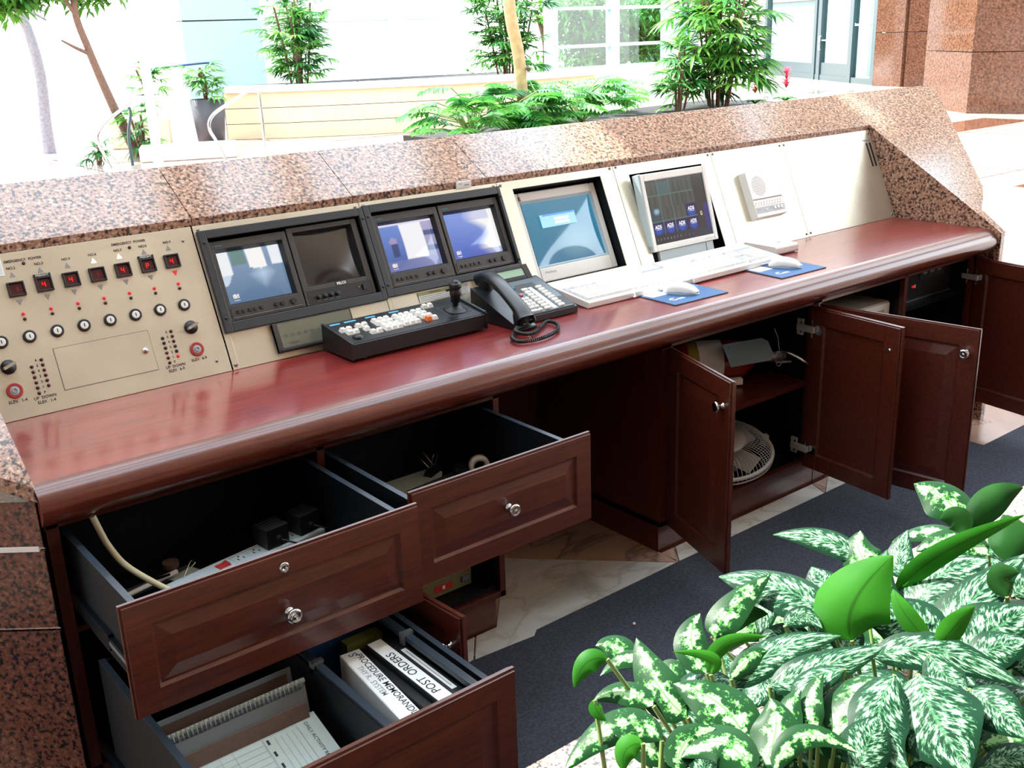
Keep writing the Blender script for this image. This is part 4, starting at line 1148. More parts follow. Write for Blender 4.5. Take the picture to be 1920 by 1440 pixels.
b = MB(); b.tube([(-.462, -.395, -.296), (-.34, -.375, -.290)], .0055, 'white', 12); b.tube([(-.470, -.397, -.297), (-.462, -.395, -.296)], [.001, .0055], 'chrome', 12); b.box(-.40, -.36, -.390, -.387, -.286, -.282, 'chrome')
solo(b, 'pen', 'white and chrome pen lying left of the power strip', 'pen')
b = MB(); b.tube([(-.458, -.438, -.301), (-.33, -.428, -.300)], .0048, 'chrome', 12); b.tube([(-.467, -.439, -.301), (-.458, -.438, -.301)], [.001, .0048], 'matblack', 12)
solo(b, 'pen', 'silver pen lying nearest the drawer front', 'pen')
b = MB(); b.tube(smooth_path([(-.372, -.452, -.30), (-.335, -.418, -.275), (-.318, -.405, -.262), (-.312, -.415, -.262), (-.322, -.418, -.268)], 6), .0012, 'chrome', 6)
solo(b, 'wire_clip', 'bent silver wire clip against the end of the power strip', 'clip')
b = MB(); b.prism([(-.54, -.36), (-.30, -.33), (-.29, -.36), (-.53, -.40)], 'z', -.3085, -.306, 'darkcard'); b.prism([(-.36, -.37), (-.30, -.35), (-.285, -.39), (-.34, -.41)], 'z', -.306, -.303, 'greenpaper')
solo(b, 'plastic_tray', 'dark flat plastic tray behind the pens', 'tray')
b = MB(); b.cyl((-.33, -.31, -.308), .018, .012, 'kraft', seg=18); solo(b, 'tape_roll', 'small brown roll at the back of the top left drawer', 'tape roll')
# second drawer
zz = -.3085
b = MB(); b.prism([(.16, -.46), (.262, -.25), (.40, -.20), (.43, -.24), (.41, -.30), (.30, -.44)], 'z', zz, zz+.004, 'greenpaper')
solo(b, 'envelope', 'pale grey-green envelope under the binder clip in the second drawer', 'envelope')
b = MB(); b.prism([(.22, -.62), (.27, -.345), (.44, -.325), (.50, -.36), (.47, -.62)], 'z', zz+.0045, zz+.009, 'darkcard')
solo(b, 'folder', 'slate grey card folder lying at the front of the second drawer', 'folder')
bc = thing('binder_clip', 'black binder clip with wire handles standing on the envelope', 'binder clip', (.385, -.29, zz+.0045), (0, 0, R(25)))
b = MB(); b.prism([(-.012, 0), (.012, 0), (.003, .022), (-.003, .022)], 'x', -.025, .025, 'matblack'); b.build('clip_body', bc, bevel=.001)
for s_ in (-1, 1):
    b = MB(); b.tube([(-.010, s_*.002, .020), (-.014, s_*.022+.01, .050), (-.006, s_*.024+.012, .060), (.006, s_*.024+.012, .060), (.014, s_*.022+.01, .050), (.010, s_*.002, .020)], .0011, 'chrome', 6); b.build('wire_handle', bc)
tdp = thing('tape_dispenser', 'black tape dispenser with white tape roll in the second drawer', 'tape dispenser', (.462, -.395, zz), (0, 0, R(-25)))
b = MB(); b.prism([(-.065, 0), (.065, 0), (.065, .018), (.03, .014), (.02, .012), (-.02, .012), (-.04, .040), (-.065, .046)], 'y', -.018, .018, 'matblack'); b.build('dispenser_base', tdp, bevel=.003)
b = MB(); b.T = Matrix.Translation((.0, .010, .038)); b.lathe([(.015, 0), (.027, 0), (.027, .019), (.015, .019), (.015, 0)], 'white', axis='y', seg=28); b.build('tape_roll', tdp)
# file drawer
def slab_thing(name, label, cat, c, size, mats, rz=0, rx=0, group=None):
    t = thing(name, label, cat, c, (rx, 0, rz), group); return t
zf = -.662
def binder(label, x, y0, y1, w, h, mat, rz=0, spine=None, tags=()):
    t = thing('ring_binder', label, 'ring binder', (x, (y0+y1)/2, zf), (0, 0, rz), 'binders standing in the file drawer')
    L = (y1-y0)/2
    b = MB(); b.box(-w/2, w/2, -L, L, h-.0025, h, mat); b.box(-w/2, -w/2+.0025, -L, L, 0, h-.0025, mat); b.box(w/2-.0025, w/2, -L, L, 0, h-.0025, mat); b.build('cover', t, bevel=.001)
    b = MB(); b.box(-w/2+.004, w/2-.004, -L+.006, L-.006, .004, h-.02, 'paper'); b.build('pages', t)
    if spine:
        b = MB(Matrix.Translation((0, 0, h)) @ Matrix.Rotation(-PI/2, 4, 'Z'))
        if spine[0]: b.box(-L+.003, L-.003, -w/2+spine[1], w/2-spine[1], 0, .0006, spine[0])
        for (txt, u, v_, s, mt, flip) in tags: b.text(txt, u, v_, s, mt, z=.0008, T=Matrix.Rotation(PI if flip else 0, 4, 'Z'), bold=.0002)
        b.build('spine_label', t)
    return t
bn1 = binder('white binder with small print on its spine, leftmost binder in the file drawer', -.150, -1.035, -.735, .044, .258, 'paper', R(-5), ('paper', .002),
       [('PROCEDURE MEMORANDUM', 0.0, .010, .020, 'print', False), ('THY R.. SYSTEM', -.03, -.008, .017, 'printgrey', False), ('S', -.135, .0, .026, 'padblue', False)])
bn2 = binder('plain black binder between the two lettered binders', -.112, -1.035, -.73, .020, .250, 'matblack')
bn3 = binder('binder with POST ORDERS on a white spine', -.082, -1.035, -.74, .036, .262, 'matblack', 0, ('paper', .002), [('POST  ORDERS', .0, .0, .026, 'print', True), ('S', -.125, 0, .026, 'padblue', True)])
bn4 = binder('black binder with a narrow white label, beside the drawer side', -.048, -1.035, -.745, .026, .258, 'matblack', 0, (None, 0))
b = MB(Matrix.Translation((0, 0, .258))); b.box(-.006, .006, -.09, .09, 0, .0006, 'paper'); b.box(-.001, .001, -.08, .08, .0006, .0008, 'printgrey'); b.build('spine_label', bn4)
b = MB(); b.box(-.215, -.045, -.66, -.58, zf, -.385, 'binderblue'); solo(b, 'box_file', 'dark blue file box at the back of the file drawer', 'box file')
b = MB(); b.box(-.13, -.045, -.715, -.69, zf, -.402, 'olive'); solo(b, 'folder', 'olive green folder behind the lettered binders', 'folder')
def leaning(name, label, cat, x0, x1, y, ztop, tilt, t, mat, extra=None, rz=0, group=None, H=.24):
    o = thing(name, label, cat, ((x0+x1)/2, y, ztop), (R(tilt), 0, rz), group)
    w = (x1-x0)/2
    b = MB(); b.box(-w, w, 0, t, -H, 0, mat); b.build('cover' if name != 'file_folder' else 'board', o, bevel=.0008)
    if extra: extra(o, w, t, H)
    return o
def nb1(o, w, t, H):
    b = MB(); b.box(-w+.002, w-.012, -.003, -.0005, -H, -.010, 'kraft'); b.build('front_board', o); b = MB(); b.box(-w+.004, w-.004, t+.0003, t+.008, -H, -.006, 'greenpaper'); b.build('pages', o)
def nb2(o, w, t, H):
    b = MB()
    for k in range(30):
        x = -w+.012+k*(2*w-.024)/29; b.tube([(x+.0035*0, -.004+.009*math.cos(q)+.004, .002+.009*math.sin(q)) for q in [R(a) for a in range(0, 360, 40)]], .0016, 'clearcover', 5, closed=True)
    b.tube([(-w, .001, .006), (w, .001, .006)], .0052, 'greenpaper', 10); b.build('comb_binding', o)
    b = MB(); b.box(-w+.002, w-.002, -.0045, -.001, -H, -.008, 'clearcover'); b.build('inner_sheet', o)
leaning('notebook', 'grey and brown notebook standing at the back of the file drawer', 'notebook', -.535, -.255, -.705, -.402, -10, .004, 'clearcover', nb1)
leaning('comb_bound_booklet', 'comb-bound booklet with clear grey cover in the file drawer', 'booklet', -.535, -.255, -.765, -.408, -10, .004, 'clearcover', nb2)
leaning('file_folder', 'brown kraft file folder leaning in front of the comb-bound booklet', 'file folder', -.528, -.272, -.800, -.425, -18, .004, 'kraft')
rp_ = thing('report_pad', 'pad of printed daily report forms lying in the file drawer', 'form pad', (-.365, -.80, -.452), (R(16), 0, 0))
b = MB(); b.box(-.135, .105, -.22, 0, -.012, 0, 'greenpaper'); b.build('sheets', rp_)
b = MB(); b.text('DAILY ACTIVITY REPORT', .078, -.075, .0105, 'print', z=.0006, T=Matrix.Translation((.078, -.075, 0)) @ Matrix.Rotation(-PI/2, 4, 'Z') @ Matrix.Translation((-.078, .075, 0)))
def ln(x0, x1, y0, y1, m_='printgrey'): b.box(x0, x1, y0, y1, .0003, .0005, m_)
for k in range(5): ln(.060-.012*k, .0606-.012*k, -.13, -.02)
for k in range(14): ln(-.13, -.012, -.012-.014*k, -.0114-.014*k)
for x in (-.13, -.095, -.070, -.012): ln(x, x+.0006, -.20, -.012)
for k in range(4): ln(-.005, .0, -.03-.03*k, -.018-.03*k, 'print')
b.ring(-.010, .060, -.200, -.012, -.0094, .0594, -.1994, -.0126, .0003, .0005, 'printgrey'); b.build('printed_form', rp_)
# small cupboard contents
dv = thing('metal_junction_box', 'grey-green metal unit with a red label inside the small cupboard', 'equipment box', (.40, -.31, -.654))
b = MB(); b.box(-.10, .08, 0, .2, 0, .050, 'olivecab'); b.build('case', dv, bevel=.002)
b = MB(); b.box(-.045, .015, -.0008, 0, .012, .034, 'redlabel'); b.box(-.018, -.010, -.0012, -.0008, .018, .028, 'whiteprint'); b.build('label_plate', dv)
b = MB(); b.ring(.045, .070, -.001, 0, .048, .067, -.001, 0, .02, .03, 'chrome'); b.box(.045, .070, -.004, 0, .018, .034, 'aluminium'); b.build('latch', dv)

# ------------------------------------------------------------------ storage cabinet contents
ex = thing('fire_extinguisher', 'red fire extinguisher lying on the shelf with a paper tag', 'fire extinguisher', (1.615, -.115, -.3035), (0, 0, R(-33)))
b = MB(Matrix.Translation((0, 0, -.0)))
b.lathe([(0, 0), (.045, 0), (.066, .012), (.070, .03), (.070, .22), (.062, .25), (.035, .285), (.02, .292)], 'redtank', (-.10, 0, 0), 'x', 32); b.build('tank', ex)
b = MB(); b.lathe([(.0706, .05), (.0706, .17)], 'paper', (-.10, 0, 0), 'x', 32); b.lathe([(.0709, .05), (.0709, .085)], 'yellow', (-.10, 0, 0), 'x', 32)
T = Matrix.Translation((.0, 0, 0))
b.build('label_wrap', ex)
b = MB(); b.lathe([(.019, -.06), (.018, .0), (.018, .05), (.012, .055), (0, .055)], 'aluminium', (.25, 0, 0), 'x', 18); b.build('valve', ex)
b = MB(); b.tube(smooth_path([(.262, 0, .015), (.30, -.02, .02), (.35, -.06, -.005), (.372, -.095, -.030), (.375, -.115, -.045)], 6), [.006]*6+[.010]*19, 'chrome', 12); b.build('lever_handle', ex)
b = MB(); b.box(.27, .385, -.012, .008, -.022, -.015, 'aluminium'); b.build('lower_handle', ex, bevel=.001)
b = MB(); b.tube([(.272+.012*math.cos(q), -.03, .0+.026*math.sin(q)) for q in [R(a) for a in range(0, 360, 24)]], .0012, 'chrome', 6, closed=True); b.tube([(.28, -.01, .02), (.275, 0, .07), (.262, .002, .10)], .0012, 'chrome', 6); b.build('safety_pin', ex)
b = MB(Matrix.Translation((.075, -.125, .012)) @ Matrix.Rotation(R(18), 4, 'Z') @ Matrix.Rotation(R(48), 4, 'X')); b.prism([(0, 0), (.16, 0), (.18, .02), (.18, .07), (.16, .085), (0, .085)], 'z', 0, .0012, plain('pale_blue_tag', '#7d98a6', .7))
b.text('K', .02, .07, .012, 'print', z=.0014)
for k in range(9): b.box(.02, .15, .010+.0065*k, .0108+.0065*k, .0012, .0014, 'printgrey')
b.build('paper_tag', ex)
b = MB(); b.box(.03, .13, -.085, -.062, -.065, -.045, 'whiteprint'); b.build('tape_band', ex)
ex.location.z = ZC-.400+.0725+.0205
fn = thing('desk_fan', 'grey-white fan lying face up on the bottom of the storage cabinet', 'fan', (1.62, -.22, -.666), (R(6), R(-10), 0))
Rf = .175
b = MB()
for k in range(72):
    q = 2*PI*k/72
    pts_ = [(r_*math.cos(q), r_*math.sin(q), z) for r_, z in ((.085, .112), (.12, .110), (.15, .100), (.168, .080), (.175, .060), (.168, .036), (.14, .018))]
    b.tube(pts_, .0013, 'fan', 4)
b.build('grille', fn)
b = MB(); b.tube([(Rf*math.cos(q), Rf*math.sin(q), .062) for q in [R(a) for a in range(0, 360, 8)]], .007, 'fan', 10, closed=True); b.tube([((Rf+.001)*math.cos(q), (Rf+.001)*math.sin(q), .045) for q in [R(a) for a in range(0, 360, 8)]], .0025, 'fan', 8, closed=True)
for q in (R(-20), R(100), R(220)): b.box(-.012, .012, -.008, .010, .035, .072, 'fan', T=Matrix.Rotation(q, 4, 'Z') @ Matrix.Translation((Rf, 0, 0)))
b.build('rim', fn)
b = MB(); b.lathe([(.088, .108), (.088, .113), (.08, .116), (0, .118)], 'fan', seg=36); b.build('hub_cap', fn)
b = MB(); b.lathe([(0, .0), (.06, .0), (.06, .03), (.03, .05), (0, .05)], 'fan', seg=24); b.build('motor', fn)
for k in range(4):
    b = MB(Matrix.Rotation(PI/2*k, 4, 'Z') @ Matrix.Translation((.09, 0, .07)) @ Matrix.Rotation(R(25), 4, 'X')); b.box(-.06, .06, -.035, .035, -.001, .001, 'greykey'); b.build('blade', fn)
fc = MB(); fc.tube(smooth_path([(1.66, -.09, -.556), (1.74, -.10, -.552), (1.79, -.17, -.566), (1.82, -.24, -.60)], 8), .006, 'cream', 10); fco = solo(fc, 'fan_cord', 'x', 'x'); del fco['label'], fco['category']; fco.name = 'power_cord'
bpy.context.view_layer.update(); fco.parent = fn; fco.matrix_parent_inverse = fn.matrix_world.inverted()
# equipment cabinet
pc = thing('computer_case', 'beige desktop computer case seen over the open doors', 'computer', (2.228, -.325, -.6675), (0, 0, 0))
b = MB(); b.box(-.14, .19, 0, .40, .0, .465, 'pcbeige'); b.build('case', pc, bevel=.003)
b = MB(); b.ring(-.13, .18, -.004, 0, -.12, .17, -.004, 0, .01, .455, 'pcbeige'); b.box(-.14, .185, -.006, 0, 0.002, .46, 'beige'); b.build('front_bezel', pc, bevel=.003)
b = MB(); b.box(-.11, .15, -.0075, -.006, .36, .44, 'pcbeige'); b.build('drive_bay', pc)
am = thing('rack_recorder', 'black electronics unit with small red lamp in the far cabinet', 'electronics unit', (2.66, -.30, -.245))
b = MB(); b.box(-.195, .22, 0, .35, 0, .145, 'matblack'); b.build('case', am, bevel=.002)
b = MB(); b.box(-.195, .22, -.004, 0, .0, .004, 'aluminium'); b.box(-.01, .16, -.004, 0, .075, .12, 'framegrey')
for k in range(3): b.box(.01+k*.05, .035+k*.05, -.006, -.004, .095, .103, 'printgrey')
b.build('front_panel', am)
b = MB(); b.box(-.055, -.045, -.003, 0, .052, .060, 'redseg'); b.box(-.042, -.034, -.003, 0, .050, .062, 'whiteprint'); b.build('indicator_lamp', am)
b = MB()
for z_ in (.010, .055, .075, .125): b.box(-.19, -.178, -.003, 0, z_, z_+.007, 'greykey')
b.build('port_row', am)
b = MB(); b.box(2.451, 2.904, -.34, .26, -.262, -.247, 'black'); solo(b, 'equipment_shelf', 'black shelf under the electronics unit in the far cabinet', 'shelf')
b = MB(); b.lathe([(0, 0), (.004, .001), (.0045, .004), (.002, .008), (0, .008)], 'whiteprint', seg=10)
solo(b, 'paper_scrap', 'tiny white scrap lying alone on the carpet', 'scrap', (.800, -.62, F0+.009))
# ------------------------------------------------------------------ the hall beyond the desk
def wbox(name, x0, x1, y0, y1, z0, z1, mat, bevel=0):
    b = MB(); b.box(x0, x1, y0, y1, z0, z1, mat); return structure(b, name, bevel)
# pale panelled wall far behind, left of centre
wbox('wall_back', 9.95, 15.0, 20.3, 20.5, F0, RZ+1, 'wall')
b = MB()
b.box(8.15, 9.95, 19.9, 20.4, F0, 1.16, 'panelshade'); b.box(8.15, 9.95, 19.9, 20.4, 1.19, RZ+1, 'panelshade'); b.box(8.2, 9.9, 19.95, 20.3, 1.16, 1.19, 'doorframe')
structure(b, 'trim_2')
b = MB(); b.box(13.42, 13.70, 19.9, 20.3, F0, RZ+1, 'mullion')
b.box(9.96, 13.41, 20.27, 20.299, 1.10, 1.14, 'mullion'); b.box(13.71, 15.0, 20.27, 20.299, 1.10, 1.14, 'mullion'); structure(b, 'trim_1')
# curved low planter wall with a stone cap
def curve_wall(pts, z0, z1, t, mat, b, joints=None):
    for (p, q) in zip(pts[:-1], pts[1:]):
        d_ = Vector((q[0]-p[0], q[1]-p[1])).normalized(); nx, ny = -d_.y*t, d_.x*t
        b.prism([(p[0], p[1]), (q[0], q[1]), (q[0]+nx, q[1]+ny), (p[0]+nx, p[1]+ny)], 'z', z0, z1, mat)
cw = [(6.45+.0, 14.4), (7.2, 13.75), (8.2, 13.12), (9.3, 12.6), (10.4, 12.3), (11.6, 12.2), (12.8, 12.35)]
pw = thing('planter_wall', 'low curved buff stone planter wall with a pale cap beyond the desk', 'planter wall', (9, 13, F0))
T = Matrix.Translation((-9, -13, -F0))
b = MB(T)
for k in range(3):
    z0 = F0+.247*k; curve_wall(cw, z0+.004, z0+.241, .35, 'stonewall', b)
b.build('stone_courses', pw)
b = MB(T); curve_wall([(x, y+.02) for x, y in cw], F0, F0+.74, .3, 'joint', b); b.build('mortar', pw)
b = MB(T); curve_wall([(x, y-.06) for x, y in cw], F0+.74, F0+.84, .36, 'stonecap', b); b.build('cap', pw)
b = MB(T); curve_wall([(x, y-.0) for x, y in cw], F0+.82, F0+.8405, .05, 'padgrey', b); b.build('cap_band', pw)
b = MB(); b.prism([(6.9, 14.75), (9.35, 13.15), (12.8, 12.95), (14, 16), (8, 17.5)], 'z', F0, F0+.72, 'soil'); solo(b, 'planter_soil', 'dark soil bed behind the curved planter wall', 'soil')
# big window wall with trees beyond
def beam(b, p, q, t, z0, z1, mat):
    d_ = Vector((q[0]-p[0], q[1]-p[1])).normalized(); nx, ny = -d_.y*t/2, d_.x*t/2
    b.prism([(p[0]-nx, p[1]-ny), (q[0]-nx, q[1]-ny), (q[0]+nx, q[1]+ny), (p[0]+nx, p[1]+ny)], 'z', z0, z1, mat)
b = MB(); A, B = (15.0, 16.2), (19.6, 16.0)
for z in (-.14, .34, 1.15, 2.6, 4.2): beam(b, A, B, .12, z, z+.07, 'mullion')
beam(b, A, B, .2, F0, -.14, 'stonecap')
for t in (0, .41, .83, 1): 
    x = A[0]+(B[0]-A[0])*t; w_ = .10 if t != .83 else .22; b.box(x-w_, x+w_, 16.0, 16.25, F0, RZ, 'mullion')
win1 = structure(b, 'window_1')
b = MB(); b.box(15.0, 19.6, 16.1, 16.11, -.1, RZ, 'glass'); structure(b, 'pane', parent=win1)
# entrance door wall on the right
Ax, Ay = 22.4, 12.75; dx_, dy_ = .5255, .8508
def W_(u, off=0): return (Ax+dx_*u-dy_*off, Ay+dy_*u+dx_*off)
def wb(b, u0, u1, z0, z1, mat, t=.12, off=0): beam(b, W_(u0, off), W_(u1, off), t, z0, z1, mat)
TOP = 4.6
b = MB()
for (u0, u1) in ((.0, .18), (1.30, 1.52), (3.28, 3.50), (3.62, 3.80), (7.4, 7.6)): wb(b, u0, u1, F0, TOP, 'doorframe', .16)
wb(b, 0, 7.6, F0, F0+.14, 'doorframe'); wb(b, 1.52, 3.28, F0+.14, F0+.45, 'doorframe', .08); wb(b, 3.8, 7.4, F0+.14, F0+.42, 'doorframe', .08)
wb(b, 1.52, 3.28, .52-.3, .55-.3, 'mullion', .1)
door1 = structure(b, 'door_1')
b = MB(); wb(b, .18, 1.3, F0+.1, TOP, 'glass', .01); wb(b, 1.52, 3.28, F0+.45, TOP, 'glass', .01); wb(b, 3.8, 7.4, F0+.4, TOP, 'glass', .01); structure(b, 'pane', parent=door1)
dh = MB(); p_ = W_(3.20, .10); dh.tube([(p_[0], p_[1], .0), (p_[0]-.05, p_[1]+.02, .0), (p_[0]-.05, p_[1]+.02, .34), (p_[0], p_[1], .34)], .02, 'chrome', 8); structure(dh, 'handle', parent=door1)
b = MB()
for k in range(9): wb(b, .25+k*.115, .30+k*.115, F0+.15, TOP, 'mullion', .05, -.35)
structure(b, 'blinds', parent=door1)
bb = MB(); Tt_ = Matrix.Translation((*W_(1.22, .09), .62)) @ Matrix.Rotation(math.atan2(-dy_, -dx_), 4, 'Z') @ Matrix.Rotation(PI/2, 4, 'X')
bb.text('Bureau Springs and Land', .48, 0, .085, 'whiteprint', T=Tt_, bold=.003); structure(bb, 'lettering', parent=door1)
# the room seen through the glass
b = MB(); beam(b, (27.0, 10.0), (36.5, 28.0), .1, F0, TOP, 'greywall'); structure(b, 'wall_inner')
b = MB(); beam(b, (26.9, 10.06), (36.4, 28.06), .04, 1.45, TOP, 'creamwall'); structure(b, 'trim_3')
b = MB(); b.box(0, .9, 0, .6, 0, 1.9, 'olivecab')
for k in range(4): b.box(.03, .87, -.02, 0, .06+k*.46, .48+k*.46, 'olivecab'); b.box(.38, .52, -.04, -.02, .3+k*.46, .33+k*.46, 'chrome')
fc1 = solo(b, 'filing_cabinet', 'olive green filing cabinet behind the glass door', 'filing cabinet', (25.6, 12.6, F0), (0, 0, R(-62)))
b = MB(); b.box(0, .5, 0, .5, 0, 1.8, 'framegrey')
for k in range(3): b.box(.1, .4, -.01, 0, .5+k*.22, .62+k*.22, 'paper')
solo(b, 'tall_unit', 'dark tall unit with white labels behind the glass door', 'cupboard', (26.3, 13.9, F0), (0, 0, R(-62)))
# brown granite walls and the front column
def gwall(b, p, q, z0, z1, t=.3): beam(b, p, q, t, z0, z1, 'granite_far')
b = MB(); p, q = (22.36, 12.72), (22.15, 11.85)
for z0, z1 in ((F0, .42), (.435, RZ)):
    gwall(b, p, q, z0, z1, .2); gwall(b, (22.16, 11.86), (22.95, 10.95), z0, z1, .2); gwall(b, (22.955, 10.945), (24.6, 9.0), z0, z1, .2)
structure(b, 'wall_right')
b = MB()
for z0, z1 in ((F0, .18), (.192, RZ)): b.prism([(16.15, 6.95), (16.5, 6.15), (20.5, 4.0), (21.5, 6.2), (17.2, 8.4)], 'z', z0, z1, 'granite_far')
b.prism([(16.5, 6.95), (16.7, 6.4), (20, 4.4), (17.2, 8.2)], 'z', .18, .192, 'joint')
b.prism([(22.45, 12.6), (22.3, 11.9), (23.0, 11.1), (24.6, 9.2), (25, 12)], 'z', .42, .435, 'joint')
structure(b, 'wall_front_right')
b = MB()
for k in range(14): b.box(-13+k*3.3, -12.985+k*3.3, 3, 50, F0, F0+.002, 'joint'); b.box(-14, 40, 3+k*2.4, 3.015+k*2.4, F0, F0+.002, 'joint')
structure(b, 'trim_4')
b = MB(); b.box(9.0, 13.5, 2.0, 2.5, F0, F0+.003, 'granite_far'); b.box(11.5, 15.5, 5.5, 6.3, F0, F0+.003, 'granite_far'); structure(b, 'floor_shade_bands')  # shading bands on the sunlit floor, put in as thin darker strips
# glazed entrance on the left: mullions, handrails, stair blocks
b = MB(); b.box(3.2, 3.28, 9.0, 9.08, F0, RZ, 'mullion'); structure(b, 'window_2')
def rail(name, label, pts, r=.022, mat='chrome'):
    b = MB(); b.tube(smooth_path(pts, 8), r, mat, 10); return solo(b, name, label, 'handrail')
rail('curved_handrail', 'thin pale curved handrail at the left, beside the green palm', [(3.70, 12.0, F0), (3.66, 12, -.67), (3.58, 12.0, -.39), (3.72, 12.0, -.19), (4.0, 12.0, -.01), (4.12, 12.0, .06)])
rail('handrail', 'pale handrail rising right towards the stone wall', [(5.10, 11.5, F0), (5.0, 11.5, -.54), (4.91, 11.5, -.33), (4.99, 11.5, -.165), (5.3, 11.5, .0), (5.6, 11.5, .14), (5.68, 11.5, .12), (5.69, 11.5, -.18), (5.69, 11.5, F0)])
rail('post', 'slim dark post in front of the left palm', [(4.02, 12.1, F0), (4.02, 12.1, -.40), (4.09, 12.1, -.12), (4.08, 12.1, -.02)], .02, 'doorframe')
rail('upper_rail', 'short dark rail end above the planters', [(6.0, 16, .36), (6.9, 16, .41), (7.05, 16, .38)], .02, 'binderblue')
for (x, y, w_, d_, h_, lab, mt) in ((4.2, 12.3, 1.3, .5, .20, 'lilac-grey low stone block at the foot of the left glazing', 'stonecap'), (4.6, 14.6, .9, .5, .42, 'grey stone block behind the white pot', 'stonewall')):
    b = MB(); b.box(0, w_, 0, d_, 0, h_, mt); solo(b, 'stone_block', lab, 'stone block', (x, y, F0), (0, 0, R(-24)), bevel=.02)
def pot(x, y, z, r_, h_, mat, label):
    t = thing('planter_pot', label, 'planter pot', (x, y, z)); b = MB(); b.lathe([(0, 0), (r_*.75, 0), (r_, h_), (r_*.92, h_), (r_*.9, h_-.06), (0, h_-.06)], mat, seg=24); b.build('pot', t)
    b = MB(); b.cyl((0, 0, h_-.06), r_*.9, .02, 'soil'); b.build('soil', t); return t
pot(5.95, 13.9, F0, .27, .70, 'pot', 'dark round planter pot left of the stone wall'); pot(5.55, 15.2, F0, .30, .76, 'potwhite', 'white planter pot left of the dark one')

# ------------------------------------------------------------------ plants of the hall
def blade(b, p, d_, L, w_, mat, droop=.25, n=4, side=None):
    """narrow leaflet: a folded strip with a tapering tip"""
    d_ = Vector(d_).normalized(); up_ = Vector((0, 0, 1))
    s_ = side or (d_.cross(up_).normalized() if abs(d_.z) < .98 else Vector((1, 0, 0)))
    vs = []; p = Vector(p)
    for i in range(n+1):
        t = i/n; c_ = p+d_*L*t+Vector((0, 0, -droop*L*t*t)); ww = w_*.5*(math.sin(PI*min(1, .12+t*.88))**.7 if t < 1 else 0)
        vs += [c_-s_*ww+Vector((0, 0, ww*.5)), c_, c_+s_*ww+Vector((0, 0, ww*.5))]
    fs = []
    for i in range(n):
        a = i*3; fs += [(a, a+1, a+4, a+3), (a+1, a+2, a+5, a+4)]
    b.add(vs, fs, mat, True)
def lady_palm(name, label, x, y, z, h, r, nfan, seed, mats=('palm', 'palm', 'palmpale'), leaf=.34, canes=9, group='clump palms of the hall'):
    rnd = random.Random(seed); t = thing(name, label, 'palm', (x, y, z), group=group)
    bl = MB(); bs = MB()
    cs = []
    for k in range(canes):
        a = rnd.uniform(0, 2*PI); q = rnd.uniform(0, r*.45); tx, ty = q*math.cos(a), q*math.sin(a); hh = h*rnd.uniform(.6, 1.0)
        lean = Vector((tx*.9, ty*.9, hh)); base = Vector((tx*.6, ty*.6, 0)); bs.tube([base, base+lean*.5+Vector((.02, 0, 0)), base+lean], .018, 'brownstem', 6); cs.append((base, lean))
    for k in range(nfan):
        base, lean = rnd.choice(cs); f_ = rnd.uniform(.12, 1.02); p0 = base+lean*f_
        a = rnd.uniform(0, 2*PI); el = rnd.uniform(-.1, .9); d_ = Vector((math.cos(a)*math.cos(el), math.sin(a)*math.cos(el), math.sin(el)))
        L = rnd.uniform(.25, .6)*r; p1 = p0+d_*L; bs.tube([p0, p0+d_*L*.5+Vector((0, 0, .02)), p1], .005, 'petiole', 4)
        m_ = rnd.choice(mats); side = d_.cross(Vector((0, 0, 1))).normalized(); upv = side.cross(d_)
        nb = rnd.randint(6, 9); tilt = rnd.uniform(-.5, .3)
        for i in range(nb):
            an = (i/(nb-1)-.5)*2.5; dd = d_*math.cos(an)+side*math.sin(an)+upv*tilt*.5; ll = leaf*rnd.uniform(.8, 1.1)*(1-.25*abs(i/(nb-1)-.5))
            blade(bl, p1, dd, ll, leaf*.13, m_, rnd.uniform(.25, .55))
    bl.build('foliage', t); bs.build('stems', t); return t
lady_palm('lady_palm', 'tall dark clump palm left of centre, behind the curved wall', 7.85, 14.4, F0+.72, 1.8, .66, 170, 1, leaf=.30)
lady_palm('lady_palm', 'tall dark clump palm in the middle, just behind the pale trunk', 11.65, 13.45, F0+.72, 1.9, .78, 190, 2, leaf=.34)
lady_palm('lady_palm', 'big bright green clump palm near the glass door', 11.75, 8.5, F0+.36, 2.0, .85, 230, 3, ('palm', 'palmpale', 'palmpale'), .42, 12)
lady_palm('lady_palm', 'lighter palm clump low at the foot of the big bright one', 10.95, 8.6, F0+.36, .9, .5, 34, 5, ('palmpale', 'palm'), .34, 6)
lady_palm('small_palm', 'small green palm by the left handrail', 4.5, 13.0, F0+.05, .65, .32, 22, 8, ('palm', 'palmpale'), .30, 4, 'small palms by the entrance')
lady_palm('small_palm', 'lowest green palm at the foot of the left handrail', 3.75, 12.6, F0+.0, .3, .26, 12, 9, ('palm',), .24, 3, 'small palms by the entrance')
lady_palm('small_palm', 'green palm in the dark round pot', 5.95, 13.9, F0+.68, .5, .4, 26, 10, ('palm', 'palmpale'), .28, 4, 'small palms by the entrance')
lady_palm('small_palm', 'green palm in the white pot', 5.55, 15.2, F0+.72, .45, .45, 26, 11, ('palmpale', 'palm'), .28, 4, 'small palms by the entrance')
